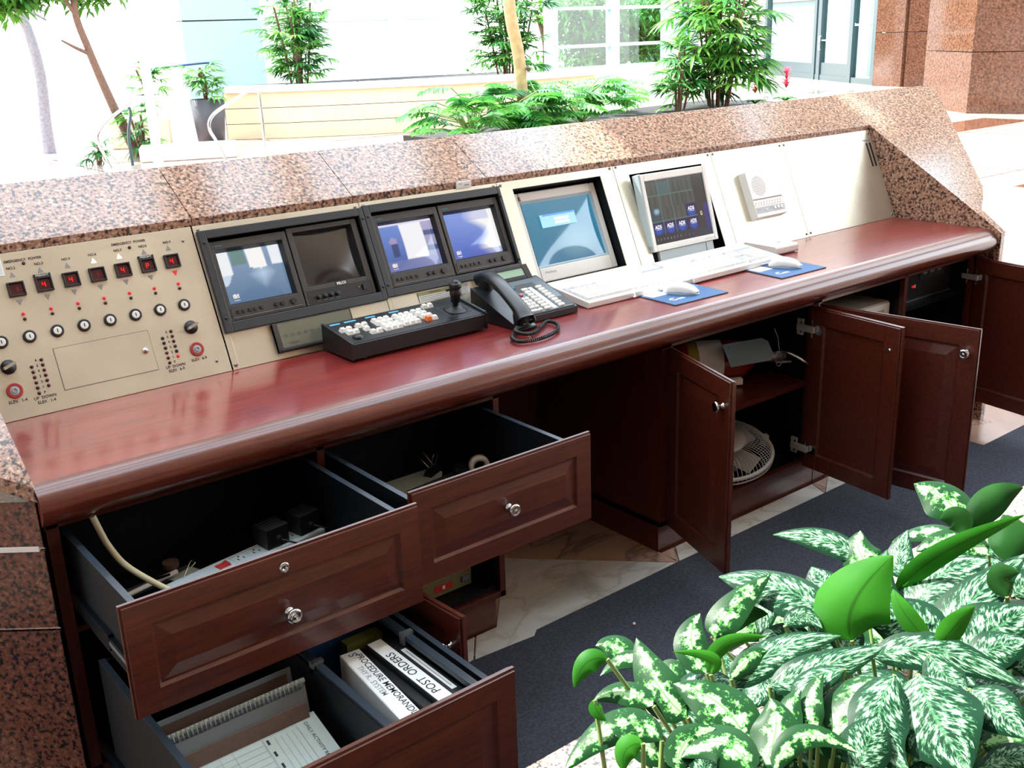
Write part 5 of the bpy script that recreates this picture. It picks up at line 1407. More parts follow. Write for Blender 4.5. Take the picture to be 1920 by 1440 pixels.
# split-leaf philodendrons
def split_leaf(b, base, d_, L, mat, seed, droop=.3):
    rnd = random.Random(seed); d_ = Vector(d_).normalized(); s_ = d_.cross(Vector((0, 0, 1))).normalized(); n_ = s_.cross(d_)
    nl = 8
    def ctr(t): return Vector(base)+d_*L*t+Vector((0, 0, -droop*L*t*t))
    cl = [ctr(i/nl) for i in range(nl+1)]
    vs = []
    for i, c_ in enumerate(cl): wv = L*.05*(1-i/nl*.7); vs += [c_-s_*wv, c_+s_*wv]
    b.add(vs, [(2*i, 2*i+1, 2*i+3, 2*i+2) for i in range(nl)], mat, True)
    for i in range(nl):
        t = (i+.3)/nl; c_ = ctr(t); ll = L*.62*math.sin(PI*(.18+t*.74))**.8
        for sg in (-1, 1):
            dd = (s_*sg+d_*(.25+.55*t)-n_*.10)
            blade(b, c_, dd, ll*rnd.uniform(.9, 1.1), L*.155, mat, rnd.uniform(.15, .4), 3, side=(d_-n_*.2).normalized())
def philo(label, x, y, z, n, r, seed, L=.34):
    rnd = random.Random(seed); t = thing('split_leaf_philodendron', label, 'philodendron', (x, y, z), group='split-leaf plants around the pale trunk')
    bl = MB(); bs = MB()
    for k in range(n):
        a = rnd.uniform(0, 2*PI); q = r*rnd.uniform(.25, 1)**.7; h_ = rnd.uniform(.15, .68)*(1.15-q/r*.55)
        p = Vector((q*math.cos(a), q*math.sin(a), h_)); bs.tube([(0, 0, 0), (p.x*.4, p.y*.4, p.z*.75), p], .007, 'petiole', 5)
        d_ = (math.cos(a+rnd.uniform(-.6, .6)), math.sin(a+rnd.uniform(-.6, .6)), rnd.uniform(-.05, .5)); split_leaf(bl, p, d_, L*rnd.uniform(.75, 1.2), rnd.choice(['philo', 'philo', 'palm']), seed*100+k)
    bl.build('foliage', t); bs.build('stems', t); return t
philo('split-leaf plant at the left end of the bed, overlapping the stone wall', 6.75, 8.05, F0+.36, 34, .55, 21)
philo('split-leaf plant just left of the pale trunk', 7.25, 8.0, F0+.36, 40, .6, 22)
philo('split-leaf plant just right of the pale trunk', 7.85, 8.05, F0+.36, 40, .6, 23)
philo('split-leaf plant at the right end of the bed', 8.75, 8.3, F0+.36, 38, .6, 24)
philo('pale split-leaf plant behind the bed beside the window', 9.9, 9.4, F0+.36, 20, .6, 25)
b = MB(); b.tube(smooth_path([(7.75, 8.2, F0), (7.66, 8.2, .05), (7.62, 8.2, .5), (7.50, 8.2, 1.1), (7.50, 8.2, 2.2), (7.48, 8.2, 3.6)], 6), .075, 'bamboo', 14); b.tube([(7.70, 8.12, .30), (7.70, 8.10, .34)], .03, 'bark', 8)
tt_ = thing('slender_tree', 'pale slender trunk standing in the bed of split-leaf plants', 'tree', (7.75, 8.2, F0)); b.v = [p-Vector((7.75, 8.2, F0)) for p in b.v]; b.build('trunk', tt_)
b = MB(); b.prism([(6.5, 7.8), (9.6, 7.6), (13.2, 7.6), (13.2, 9.9), (6.5, 9.2)], 'z', F0, F0+.34, 'soil'); solo(b, 'planting_bed', 'low soil bed that carries the split-leaf plants and bright palm', 'planting bed')
def bromeliad(label, x, y, z, mat, seed, s_=1):
    rnd = random.Random(seed); t = thing('bromeliad', label, 'bromeliad', (x, y, z), group='bromeliads near the door'); b = MB()
    for k in range(18): a = rnd.uniform(0, 2*PI); blade(b, (0, 0, 0), (math.cos(a), math.sin(a), 1.0), .32*s_, .05, 'palmpale', .6)
    b.build('foliage', t); b = MB()
    for k in range(34):
        a = rnd.uniform(0, 2*PI); hh = rnd.uniform(.18, .45)*s_; blade(b, (0, 0, hh), (math.cos(a), math.sin(a), 1.1), .13*s_, .035, mat, .3)
    b.build('bloom', t); return t
bromeliad('red flowering bromeliad at the right end of the planting', 12.9, 8.15, F0+.36, 'bloom', 31, 1.05); bromeliad('orange-red bromeliad just left of the red one', 12.35, 8.3, F0+.36, 'bloomor', 32, .9)
# trees outside the glazing
def tree(label, trunk, r0, crown, n, rad, seed, mat='treeleaf', bark='bark', branches=(), lw=.16, group=None):
    rnd = random.Random(seed); base = Vector(trunk[0]); t = thing('tree', label, 'tree', tuple(base), group=group)
    b = MB(Matrix.Translation(-base)); sp_ = smooth_path(trunk, 6); b.tube(sp_, [r0*(1-.5*i/len(sp_)) for i in range(len(sp_))], bark, 10)
    for br in branches: q = smooth_path(br, 4); b.tube(q, [r0*.45*(1-.7*i/len(q)) for i in range(len(q))], bark, 7)
    b.build('trunk', t); b = MB(Matrix.Translation(-base))
    for k in range(n):
        c_ = rnd.choice(crown); rr = rad*rnd.uniform(0, 1)**.5; v_ = Vector((rnd.gauss(0, 1), rnd.gauss(0, 1), rnd.gauss(0, .6))).normalized()*rr
        p = Vector(c_)+v_; d_ = Vector((rnd.uniform(-1, 1), rnd.uniform(-1, 1), rnd.uniform(-.8, .3))); blade(b, p, d_, lw*rnd.uniform(.7, 1.3), lw*.42, mat, .2, 2)
    b.build('foliage', t); return t
tree('leaning brown tree outside, left of the pale wall', [(4.5, 13.2, F0), (4.33, 13.2, -.28), (4.26, 13.2, -.1), (4.136, 13.2, .31), (4.02, 13.2, .74), (3.92, 13.2, 1.23), (4.02, 13.2, 1.8)], .075,
     [(3.2, 13.4, 1.50), (3.5, 13.4, 1.62), (4.1, 13.4, 1.55), (4.5, 13.3, 1.66), (3.0, 13.6, 1.4), (3.85, 13.4, 1.75)], 3000, .36, 41, branches=[[(4.05, 13.2, .65), (3.85, 13.15, .74), (3.65, 13.1, .85)], [(3.93, 13.2, 1.15), (3.75, 13.2, 1.5), (3.6, 13.2, 1.8)]], group='trees outside the entrance')
tree('thin grey tree outside at the far left', [(3.78, 15.0, F0), (3.79, 15.0, -.33), (3.83, 15.0, .41), (3.75, 15.0, 1.07), (3.57, 15.0, 1.5), (3.3, 15, 2.0)], .10,
     [(3.3, 15.0, 2.0), (3.8, 15.0, 2.05), (2.9, 15.2, 1.8)], 1200, .5, 42, bark='greybark', branches=[[(3.5, 15, 1.6), (3.75, 15, 1.35), (4.05, 15, 1.15)]], group='trees outside the entrance')
tree('leafy tree beyond the big window, left panes', [(17.2, 19.0, F0), (17.3, 19.0, .3), (17.1, 19.1, 1.2)], .10, [(17.6, 18.5, 1.2), (18.6, 18.5, 1.4), (17.9, 18.4, .7), (19.2, 18.5, .9), (18.3, 18.4, .2), (19.6, 18.6, .3)], 2600, .8, 43, group='trees beyond the big window', lw=.26)
tree('leafy tree beyond the big window, right panes', [(20.3, 19.4, F0), (20.2, 19.4, .3), (20.4, 19.4, 1.2)], .10, [(20.3, 18.6, 1.1), (21.2, 18.8, 1.3), (20.5, 18.6, .4), (21.6, 18.9, .4)], 1600, .8, 44, mat='philo', group='trees beyond the big window', lw=.26)
b = MB(); rnd = random.Random(5)
for k in range(900): blade(b, (rnd.uniform(15, 23), rnd.uniform(17.5, 20), F0+rnd.uniform(.1, .85)), (rnd.uniform(-1, 1), rnd.uniform(-1, 1), rnd.uniform(0, 1)), .28, .10, rnd.choice(['treeleaf', 'palm', 'philo']), .3, 2)
o = solo(b, 'shrubbery', 'low green shrubs along the outside of the big window', 'shrubs'); o['kind'] = 'stuff'
b = MB(); b.box(25.6, 27.3, 23, 24, F0, 3.6, 'doorframe'); solo(b, 'dark_building', 'dark building seen through the right panes of the big window', 'building')
LEAVES = [
 ('U', [(0.248, -1.636, -0.115), (0.262, -1.626, -0.057), (0.332, -1.643, 0.003)], (-0.77, -0.35, 0.53), 0.1155),
 ('S', [(0.473, -1.502, -0.114), (0.458, -1.438, -0.089), (0.414, -1.356, -0.096)], (-0.45, -0.28, 0.85), 0.0522),
 ('T', [(0.767, -1.526, -0.121), (0.779, -1.477, -0.093), (0.777, -1.415, -0.086)], (-0.39, -0.24, 0.89), 0.0933),
 ('D', [(0.716, -1.564, -0.113), (0.734, -1.594, -0.049), (0.768, -1.63, -0.021)], (-0.9, -0.35, 0.27), 0.0569),
 ('D', [(0.626, -1.603, -0.075), (0.624, -1.586, -0.052), (0.612, -1.563, -0.057)], (-0.86, -0.43, 0.28), 0.0474),
 ('D', [(0.622, -1.685, -0.099), (0.63, -1.68, -0.055), (0.644, -1.658, -0.024)], (-0.92, -0.21, 0.34), 0.0747),
 ('U', [(0.449, -1.588, -0.13), (0.486, -1.638, -0.053), (0.592, -1.718, 0.014)], (-0.78, -0.57, 0.26), 0.0385),
 ('S', [(0.284, -1.569, -0.117), (0.263, -1.492, -0.088), (0.218, -1.397, -0.092)], (-0.22, -0.22, 0.95), 0.097),
 ('T', [(0.113, -1.48, -0.127), (0.157, -1.474, -0.095), (0.256, -1.474, -0.068)], (-0.35, -0.27, 0.9), 0.0569),
 ('T', [(0.025, -1.54, -0.123), (0.041, -1.495, -0.094), (0.088, -1.47, -0.078)], (-0.28, -0.33, 0.9), 0.0539),
 ('T', [(-0.074, -1.593, -0.123), (-0.078, -1.539, -0.095), (-0.043, -1.462, -0.071)], (-0.46, -0.23, 0.85), 0.0637),
 ('T', [(-0.049, -1.469, -0.11), (-0.055, -1.43, -0.093), (-0.074, -1.407, -0.097)], (-0.24, -0.29, 0.93), 0.0489),
 ('U', [(-0.135, -1.496, -0.05), (-0.162, -1.482, -0.051), (-0.184, -1.481, -0.082)], (-0.58, -0.47, 0.66), 0.0323),
 ('T', [(-0.043, -1.495, -0.1), (-0.065, -1.467, -0.092), (-0.11, -1.455, -0.109)], (-0.25, -0.2, 0.95), 0.0323),
 ('T', [(-0.109, -1.561, -0.105), (-0.126, -1.523, -0.092), (-0.164, -1.499, -0.103)], (-0.23, -0.25, 0.94), 0.0429),
 ('U', [(-0.214, -1.555, -0.049), (-0.219, -1.565, -0.058), (-0.213, -1.576, -0.07)], (-0.28, -0.68, 0.68), 0.0185),
 ('T', [(-0.063, -1.691, -0.121), (-0.053, -1.633, -0.089), (-0.071, -1.562, -0.086)], (-0.28, -0.27, 0.92), 0.0816),
 ('T', [(-0.082, -1.728, -0.122), (-0.036, -1.712, -0.093), (-0.004, -1.677, -0.08)], (-0.38, -0.16, 0.91), 0.0667),
 ('T', [(0.046, -1.75, -0.124), (0.102, -1.739, -0.09), (0.155, -1.766, -0.085)], (-0.34, 0.01, 0.94), 0.0781),
 ('S', [(0.133, -1.7, -0.083), (0.072, -1.681, -0.094), (0.054, -1.723, -0.119)], (-0.41, -0.06, 0.91), 0.0467),
 ('S', [(0.03, -1.585, -0.127), (0.104, -1.601, -0.088), (0.197, -1.649, -0.08)], (-0.35, -0.24, 0.91), 0.0565),
 ('S', [(0.064, -1.625, -0.12), (0.124, -1.668, -0.092), (0.219, -1.708, -0.079)], (-0.4, -0.33, 0.86), 0.0586),
 ('S', [(0.22, -1.69, -0.107), (0.272, -1.759, -0.084), (0.312, -1.87, -0.107)], (-0.54, -0.27, 0.8), 0.061),
 ('S', [(0.184, -1.783, -0.074), (0.14, -1.836, -0.091), (0.115, -1.902, -0.128)], (-0.46, -0.13, 0.88), 0.1325),
 ('S', [(0.227, -1.836, -0.09), (0.219, -1.879, -0.094), (0.214, -1.925, -0.113)], (-0.57, -0.12, 0.81), 0.0668),
 ('S', [(0.153, -1.765, -0.069), (0.076, -1.794, -0.095), (0.059, -1.85, -0.126)], (-0.33, -0.25, 0.91), 0.0797),
 ('S', [(0.354, -1.75, -0.123), (0.406, -1.777, -0.094), (0.474, -1.792, -0.077)], (-0.44, -0.33, 0.84), 0.1139),
 ('S', [(0.381, -1.721, -0.14), (0.436, -1.713, -0.096), (0.583, -1.732, -0.048)], (-0.42, -0.17, 0.89), 0.0879),
 ('U', [(0.285, -1.755, -0.089), (0.308, -1.765, -0.055), (0.343, -1.773, -0.033)], (-0.63, -0.63, 0.45), 0.0345),
 ('S', [(0.415, -1.645, -0.136), (0.485, -1.638, -0.088), (0.565, -1.68, -0.074)], (-0.39, -0.02, 0.92), 0.1121),
 ('T', [(0.47, -1.54, -0.118), (0.473, -1.498, -0.098), (0.512, -1.471, -0.079)], (-0.54, -0.14, 0.83), 0.0688),
 ('S', [(0.493, -1.574, -0.122), (0.515, -1.548, -0.098), (0.569, -1.529, -0.075)], (-0.48, -0.11, 0.87), 0.0479),
 ('T', [(0.651, -1.58, -0.097), (0.623, -1.538, -0.091), (0.573, -1.498, -0.113)], (-0.27, -0.07, 0.96), 0.0483),
 ('T', [(0.636, -1.645, -0.103), (0.62, -1.592, -0.089), (0.571, -1.547, -0.111)], (-0.45, -0.23, 0.86), 0.065),
 ('S', [(0.322, -1.57, -0.118), (0.332, -1.528, -0.095), (0.347, -1.488, -0.084)], (-0.33, -0.28, 0.9), 0.0748),
 ('S', [(0.324, -1.731, -0.111), (0.322, -1.681, -0.091), (0.295, -1.622, -0.097)], (-0.48, -0.24, 0.84), 0.1052),
 ('U', [(0.291, -1.744, -0.091), (0.28, -1.703, -0.055), (0.292, -1.671, -0.028)], (-0.78, -0.4, 0.47), 0.0314),
 ('U', [(-0.027, -1.592, -0.075), (-0.021, -1.587, -0.053), (-0.052, -1.542, -0.052)], (-0.66, -0.56, 0.5), 0.0171),
 ('U', [(-0.013, -1.581, -0.087), (0.011, -1.581, -0.049), (0.068, -1.613, -0.044)], (-0.54, -0.62, 0.57), 0.0232),
 ('T', [(-0.16, -1.625, -0.1), (-0.193, -1.577, -0.084), (-0.281, -1.568, -0.119)], (-0.25, -0.21, 0.95), 0.0557),
 ('T', [(-0.175, -1.666, -0.115), (-0.142, -1.652, -0.093), (-0.099, -1.664, -0.089)], (-0.27, -0.46, 0.84), 0.0433),
 ('T', [(-0.082, -1.747, -0.116), (-0.027, -1.75, -0.087), (0.007, -1.807, -0.098)], (-0.41, -0.36, 0.83), 0.0352),
 ('T', [(-0.111, -1.736, -0.109), (-0.114, -1.685, -0.088), (-0.161, -1.661, -0.105)], (-0.11, -0.13, 0.99), 0.0743),
 ('U', [(-0.231, -1.66, -0.048), (-0.251, -1.65, -0.054), (-0.26, -1.656, -0.078)], (-0.68, -0.43, 0.6), 0.0306),
 ('T', [(0.03, -1.582, -0.114), (0.07, -1.584, -0.094), (0.098, -1.592, -0.091)], (-0.34, -0.43, 0.83), 0.0312),
 ('S', [(0.193, -1.552, -0.105), (0.222, -1.566, -0.093), (0.228, -1.596, -0.104)], (-0.52, -0.38, 0.77), 0.0346),
 ('S', [(-0.003, -1.811, -0.119), (0.039, -1.804, -0.094), (0.076, -1.793, -0.084)], (-0.29, -0.4, 0.87), 0.0648),
 ('S', [(0.333, -1.78, -0.113), (0.368, -1.804, -0.095), (0.403, -1.827, -0.09)], (-0.43, -0.21, 0.88), 0.0621),
 ('S', [(0.39, -1.615, -0.12), (0.398, -1.586, -0.1), (0.466, -1.553, -0.069)], (-0.33, -0.32, 0.89), 0.0612),
 ('T', [(-0.004, -1.727, -0.116), (0.014, -1.696, -0.095), (0.051, -1.688, -0.085)], (-0.42, -0.12, 0.9), 0.0333),
 ('D', [(0.488, -1.752, -0.082), (0.492, -1.739, -0.054), (0.511, -1.756, -0.046)], (-0.74, -0.53, 0.42), 0.0415),
 ('S', [(0.257, -1.756, -0.087), (0.24, -1.801, -0.098), (0.24, -1.831, -0.11)], (-0.29, -0.23, 0.93), 0.0559),
 ('T', [(0.027, -1.736, -0.118), (0.044, -1.706, -0.096), (0.099, -1.689, -0.079)], (-0.46, -0.05, 0.89), 0.0384),
 ('S', [(0.107, -1.873, -0.158), (0.116, -1.908, -0.155), (0.125, -1.945, -0.164)], (-0.55, -0.21, 0.81), 0.0469),
 ('D', [(0.162, -1.953, -0.157), (0.127, -1.916, -0.153), (0.103, -1.881, -0.167)], (-0.4, -0.21, 0.89), 0.0515),
 ('T', [(0.083, -1.847, -0.152), (0.057, -1.836, -0.154), (0.023, -1.843, -0.174)], (-0.35, -0.18, 0.92), 0.0503),
 ('S', [(0.247, -1.74, -0.165), (0.238, -1.701, -0.153), (0.211, -1.66, -0.161)], (-0.22, -0.15, 0.96), 0.0711),
 ('S', [(0.453, -1.846, -0.163), (0.449, -1.814, -0.154), (0.43, -1.793, -0.163)], (-0.35, -0.15, 0.92), 0.0693),
 ('D', [(0.178, -1.419, -0.18), (0.217, -1.441, -0.15), (0.263, -1.467, -0.15)], (-0.55, -0.69, 0.47), 0.0424),
 ('S', [(0.123, -1.572, -0.147), (0.095, -1.583, -0.155), (0.061, -1.59, -0.175)], (-0.39, -0.08, 0.92), 0.0591),
 ('T', [(0.581, -1.59, -0.146), (0.566, -1.624, -0.154), (0.545, -1.656, -0.178)], (-0.52, -0.13, 0.84), 0.0801),
 ('D', [(-0.101, -1.584, -0.172), (-0.078, -1.609, -0.153), (-0.058, -1.629, -0.155)], (-0.63, -0.33, 0.7), 0.0454),
 ('S', [(0.183, -1.826, -0.154), (0.182, -1.847, -0.154), (0.161, -1.872, -0.172)], (-0.27, -0.24, 0.93), 0.0658),
 ('T', [(0.574, -1.638, -0.145), (0.536, -1.628, -0.153), (0.491, -1.629, -0.181)], (-0.38, -0.57, 0.73), 0.0528),
 ('S', [(0.187, -1.886, -0.17), (0.224, -1.912, -0.152), (0.237, -1.94, -0.158)], (-0.36, -0.14, 0.92), 0.0464),
 ('S', [(0.164, -1.773, -0.171), (0.207, -1.797, -0.152), (0.228, -1.826, -0.156)], (-0.54, -0.46, 0.7), 0.0634),
 ('S', [(0.441, -1.705, -0.162), (0.46, -1.736, -0.153), (0.475, -1.782, -0.164)], (-0.42, -0.2, 0.88), 0.0769),
 ('T', [(-0.043, -1.757, -0.168), (-0.044, -1.719, -0.154), (-0.056, -1.698, -0.158)], (-0.62, -0.26, 0.74), 0.0569),
 ('S', [(0.749, -1.586, -0.143), (0.725, -1.611, -0.154), (0.69, -1.629, -0.182)], (-0.43, -0.21, 0.88), 0.0836),
 ('S', [(0.29, -1.601, -0.179), (0.323, -1.58, -0.154), (0.342, -1.567, -0.148)], (-0.25, -0.42, 0.88), 0.0594),
 ('T', [(-0.242, -1.608, -0.169), (-0.213, -1.605, -0.155), (-0.191, -1.609, -0.154)], (-0.27, -0.19, 0.94), 0.041),
 ('S', [(0.323, -1.422, -0.137), (0.28, -1.447, -0.153), (0.241, -1.474, -0.186)], (-0.45, -0.12, 0.88), 0.0462),
 ('S', [(0.303, -1.719, -0.163), (0.328, -1.753, -0.153), (0.34, -1.791, -0.163)], (-0.35, -0.17, 0.92), 0.0738),
 ('S', [(0.136, -1.566, -0.177), (0.158, -1.534, -0.154), (0.166, -1.507, -0.148)], (-0.49, -0.16, 0.85), 0.0483),
 ('S', [(0.105, -1.735, -0.152), (0.09, -1.745, -0.156), (0.075, -1.77, -0.171)], (-0.38, -0.18, 0.91), 0.0639),
 ('S', [(0.305, -1.514, -0.157), (0.322, -1.545, -0.152), (0.317, -1.59, -0.172)], (-0.17, -0.23, 0.96), 0.0771),
 ('T', [(0.163, -1.6, -0.168), (0.148, -1.549, -0.152), (0.121, -1.514, -0.16)], (-0.58, -0.35, 0.74), 0.067),
 ('S', [(0.236, -1.81, -0.182), (0.288, -1.808, -0.152), (0.326, -1.816, -0.145)], (-0.37, -0.39, 0.84), 0.0425),
 ('T', [(0.089, -1.649, -0.154), (0.101, -1.694, -0.154), (0.106, -1.73, -0.169)], (-0.1, -0.19, 0.98), 0.0832),
 ('S', [(-0.007, -1.509, -0.17), (0.04, -1.533, -0.153), (0.073, -1.553, -0.155)], (-0.29, -0.21, 0.93), 0.0783),
 ('S', [(0.093, -1.638, -0.172), (0.128, -1.639, -0.153), (0.156, -1.66, -0.154)], (-0.35, -0.25, 0.9), 0.0705),
 ('T', [(0.074, -1.636, -0.152), (0.068, -1.654, -0.154), (0.056, -1.687, -0.173)], (-0.57, -0.12, 0.81), 0.0637),
 ('T', [(0.07, -1.758, -0.175), (0.085, -1.72, -0.153), (0.089, -1.686, -0.15)], (-0.48, -0.17, 0.86), 0.0629),
 ('S', [(-0.045, -1.594, -0.15), (-0.056, -1.616, -0.154), (-0.07, -1.651, -0.174)], (-0.25, -0.29, 0.92), 0.0617),
 ('S', [(0.213, -1.734, -0.15), (0.205, -1.76, -0.153), (0.177, -1.787, -0.176)], (-0.5, -0.09, 0.86), 0.0535),
 ('S', [(0.431, -1.748, -0.184), (0.466, -1.718, -0.154), (0.5, -1.692, -0.14)], (-0.27, -0.37, 0.89), 0.0684),
 ('S', [(-0.12, -1.66, -0.172), (-0.093, -1.644, -0.155), (-0.08, -1.637, -0.153)], (-0.11, -0.53, 0.84), 0.0387),
 ('T', [(0.717, -1.535, -0.135), (0.669, -1.548, -0.152), (0.624, -1.581, -0.191)], (-0.36, -0.33, 0.87), 0.0515),
 ('D', [(0.198, -1.538, -0.138), (0.195, -1.565, -0.151), (0.188, -1.58, -0.192)], (-0.93, -0.18, 0.31), 0.0524),
 ('S', [(0.241, -1.569, -0.164), (0.226, -1.53, -0.152), (0.194, -1.503, -0.164)], (-0.43, -0.31, 0.85), 0.0699),
 ('T', [(0.087, -1.684, -0.176), (0.099, -1.647, -0.154), (0.105, -1.603, -0.147)], (-0.32, -0.25, 0.92), 0.0616),
 ('S', [(0.014, -1.655, -0.175), (0.025, -1.615, -0.154), (0.031, -1.591, -0.151)], (-0.03, -0.34, 0.94), 0.0519),
 ('S', [(0.929, -1.577, -0.218), (0.882, -1.571, -0.231), (0.819, -1.573, -0.271)], (-0.43, -0.23, 0.87), 0.0815),
 ('S', [(0.402, -1.691, -0.258), (0.43, -1.664, -0.234), (0.454, -1.65, -0.227)], (-0.38, -0.21, 0.9), 0.0479),
 ('S', [(0.066, -1.533, -0.231), (0.034, -1.524, -0.233), (-0.005, -1.529, -0.254)], (-0.31, 0.01, 0.95), 0.0612),
 ('S', [(0.335, -1.726, -0.233), (0.332, -1.744, -0.234), (0.311, -1.775, -0.253)], (-0.53, -0.09, 0.84), 0.0681),
 ('T', [(0.302, -1.546, -0.229), (0.291, -1.575, -0.235), (0.272, -1.6, -0.254)], (-0.62, -0.03, 0.78), 0.0719),
 ('T', [(0.238, -1.539, -0.25), (0.233, -1.494, -0.231), (0.204, -1.448, -0.237)], (-0.22, -0.22, 0.95), 0.0897),
 ('S', [(0.693, -1.481, -0.226), (0.683, -1.513, -0.231), (0.659, -1.567, -0.263)], (-0.61, -0.1, 0.79), 0.0603),
 ('T', [(0.265, -1.854, -0.238), (0.271, -1.883, -0.235), (0.27, -1.912, -0.246)], (-0.47, -0.16, 0.87), 0.0688),
 ('D', [(0.121, -1.725, -0.212), (0.095, -1.721, -0.232), (0.071, -1.71, -0.274)], (-0.66, -0.65, 0.37), 0.0584),
 ('S', [(0.287, -1.907, -0.234), (0.28, -1.915, -0.235), (0.26, -1.94, -0.251)], (-0.27, -0.25, 0.93), 0.0509),
 ('S', [(0.496, -1.623, -0.264), (0.549, -1.623, -0.232), (0.595, -1.633, -0.222)], (-0.4, -0.14, 0.91), 0.0702),
 ('S', [(0.592, -1.546, -0.232), (0.545, -1.504, -0.232), (0.499, -1.467, -0.253)], (-0.45, -0.31, 0.84), 0.0818),
 ('S', [(0.236, -1.515, -0.248), (0.223, -1.47, -0.234), (0.215, -1.442, -0.235)], (-0.58, -0.3, 0.76), 0.0702),
 ('S', [(0.337, -1.48, -0.256), (0.356, -1.448, -0.234), (0.365, -1.428, -0.23)], (-0.1, -0.41, 0.91), 0.0856),
 ('T', [(0.332, -1.816, -0.25), (0.364, -1.844, -0.234), (0.396, -1.871, -0.233)], (-0.32, -0.07, 0.95), 0.0743),
 ('S', [(0.486, -1.765, -0.246), (0.505, -1.784, -0.235), (0.526, -1.818, -0.238)], (-0.14, 0.04, 0.99), 0.0758),
 ('T', [(0.186, -1.722, -0.228), (0.173, -1.75, -0.232), (0.147, -1.788, -0.258)], (-0.03, -0.39, 0.92), 0.0788),
 ('S', [(0.115, -1.463, -0.25), (0.154, -1.472, -0.232), (0.178, -1.502, -0.238)], (-0.34, -0.3, 0.89), 0.0654),
 ('S', [(0.218, -1.682, -0.229), (0.177, -1.664, -0.232), (0.124, -1.644, -0.256)], (-0.37, -0.32, 0.87), 0.0714),
 ('S', [(0.02, -1.537, -0.236), (-0.013, -1.516, -0.233), (-0.056, -1.497, -0.249)], (-0.21, -0.1, 0.97), 0.0696),
 ('T', [(0.385, -1.782, -0.251), (0.417, -1.792, -0.233), (0.437, -1.821, -0.236)], (-0.46, -0.29, 0.84), 0.0502),
 ('S', [(0.551, -1.573, -0.254), (0.545, -1.508, -0.231), (0.533, -1.464, -0.234)], (-0.42, -0.23, 0.88), 0.0589),
 ('S', [(0.399, -1.738, -0.248), (0.427, -1.753, -0.233), (0.44, -1.788, -0.24)], (-0.29, -0.09, 0.95), 0.0712),
 ('S', [(0.126, -1.61, -0.23), (0.121, -1.638, -0.232), (0.089, -1.67, -0.258)], (0.0, -0.43, 0.9), 0.0664),
 ('S', [(-0.052, -1.576, -0.23), (-0.062, -1.595, -0.233), (-0.084, -1.628, -0.255)], (-0.47, -0.12, 0.87), 0.0551),
 ('S', [(0.803, -1.434, -0.249), (0.846, -1.483, -0.229), (0.873, -1.556, -0.244)], (-0.36, -0.18, 0.91), 0.0779),
 ('T', [(0.372, -1.717, -0.238), (0.385, -1.751, -0.233), (0.379, -1.792, -0.25)], (-0.35, -0.18, 0.92), 0.0733),
 ('S', [(0.146, -1.576, -0.238), (0.161, -1.611, -0.235), (0.174, -1.647, -0.245)], (-0.5, -0.29, 0.82), 0.0611),
 ('T', [(0.194, -1.59, -0.251), (0.196, -1.546, -0.232), (0.179, -1.523, -0.238)], (-0.39, -0.25, 0.89), 0.0555),
 ('D', [(0.708, -1.48, -0.206), (0.698, -1.509, -0.229), (0.69, -1.529, -0.288)], (-0.79, -0.43, 0.44), 0.0758),
 ('S', [(0.394, -1.524, -0.263), (0.456, -1.54, -0.231), (0.51, -1.566, -0.224)], (-0.44, -0.54, 0.72), 0.0494),
 ('S', [(-0.004, -1.477, -0.233), (0.007, -1.514, -0.234), (-0.0, -1.549, -0.252)], (-0.49, -0.26, 0.83), 0.0461),
 ('T', [(0.111, -1.766, -0.248), (0.146, -1.798, -0.233), (0.184, -1.834, -0.234)], (-0.34, -0.17, 0.93), 0.0742),
 ('S', [(0.796, -1.624, -0.254), (0.831, -1.644, -0.233), (0.865, -1.685, -0.233)], (-0.56, -0.37, 0.74), 0.0697),
 ('S', [(0.21, -1.829, -0.24), (0.196, -1.804, -0.235), (0.175, -1.781, -0.244)], (-0.59, -0.37, 0.72), 0.046),
 ('S', [(0.056, -1.544, -0.238), (0.019, -1.506, -0.23), (-0.039, -1.477, -0.25)], (-0.4, -0.42, 0.81), 0.0573),
 ('S', [(-0.056, -1.601, -0.255), (-0.012, -1.598, -0.233), (0.019, -1.597, -0.229)], (-0.28, -0.38, 0.88), 0.0473),
 ('S', [(0.212, -1.624, -0.233), (0.191, -1.609, -0.233), (0.155, -1.623, -0.255)], (-0.35, 0.01, 0.94), 0.078),
 ('S', [(0.306, -1.804, -0.238), (0.276, -1.763, -0.233), (0.243, -1.724, -0.247)], (-0.38, -0.2, 0.9), 0.0503),
 ('S', [(0.247, -1.543, -0.264), (0.293, -1.518, -0.232), (0.319, -1.491, -0.222)], (-0.29, -0.33, 0.9), 0.0571),
 ('T', [(-0.07, -1.466, -0.233), (-0.054, -1.509, -0.233), (-0.04, -1.554, -0.25)], (-0.59, -0.34, 0.73), 0.0528),
 ('S', [(0.339, -1.489, -0.265), (0.403, -1.494, -0.231), (0.446, -1.498, -0.223)], (-0.37, -0.32, 0.87), 0.0595),
 ('S', [(0.337, -1.751, -0.226), (0.304, -1.759, -0.235), (0.278, -1.778, -0.256)], (-0.45, -0.0, 0.89), 0.0585),
 ('T', [(0.578, -1.66, -0.227), (0.554, -1.658, -0.231), (0.503, -1.668, -0.263)], (-0.37, -0.37, 0.85), 0.0588),
 ('T', [(0.312, -1.891, -0.228), (0.28, -1.888, -0.235), (0.248, -1.893, -0.255)], (-0.39, 0.16, 0.91), 0.059),
 ('S', [(0.039, -1.732, -0.256), (0.064, -1.7, -0.234), (0.086, -1.686, -0.228)], (-0.14, -0.41, 0.9), 0.0454),
 ('T', [(0.219, -1.831, -0.252), (0.26, -1.855, -0.232), (0.284, -1.893, -0.236)], (-0.39, -0.19, 0.9), 0.054),
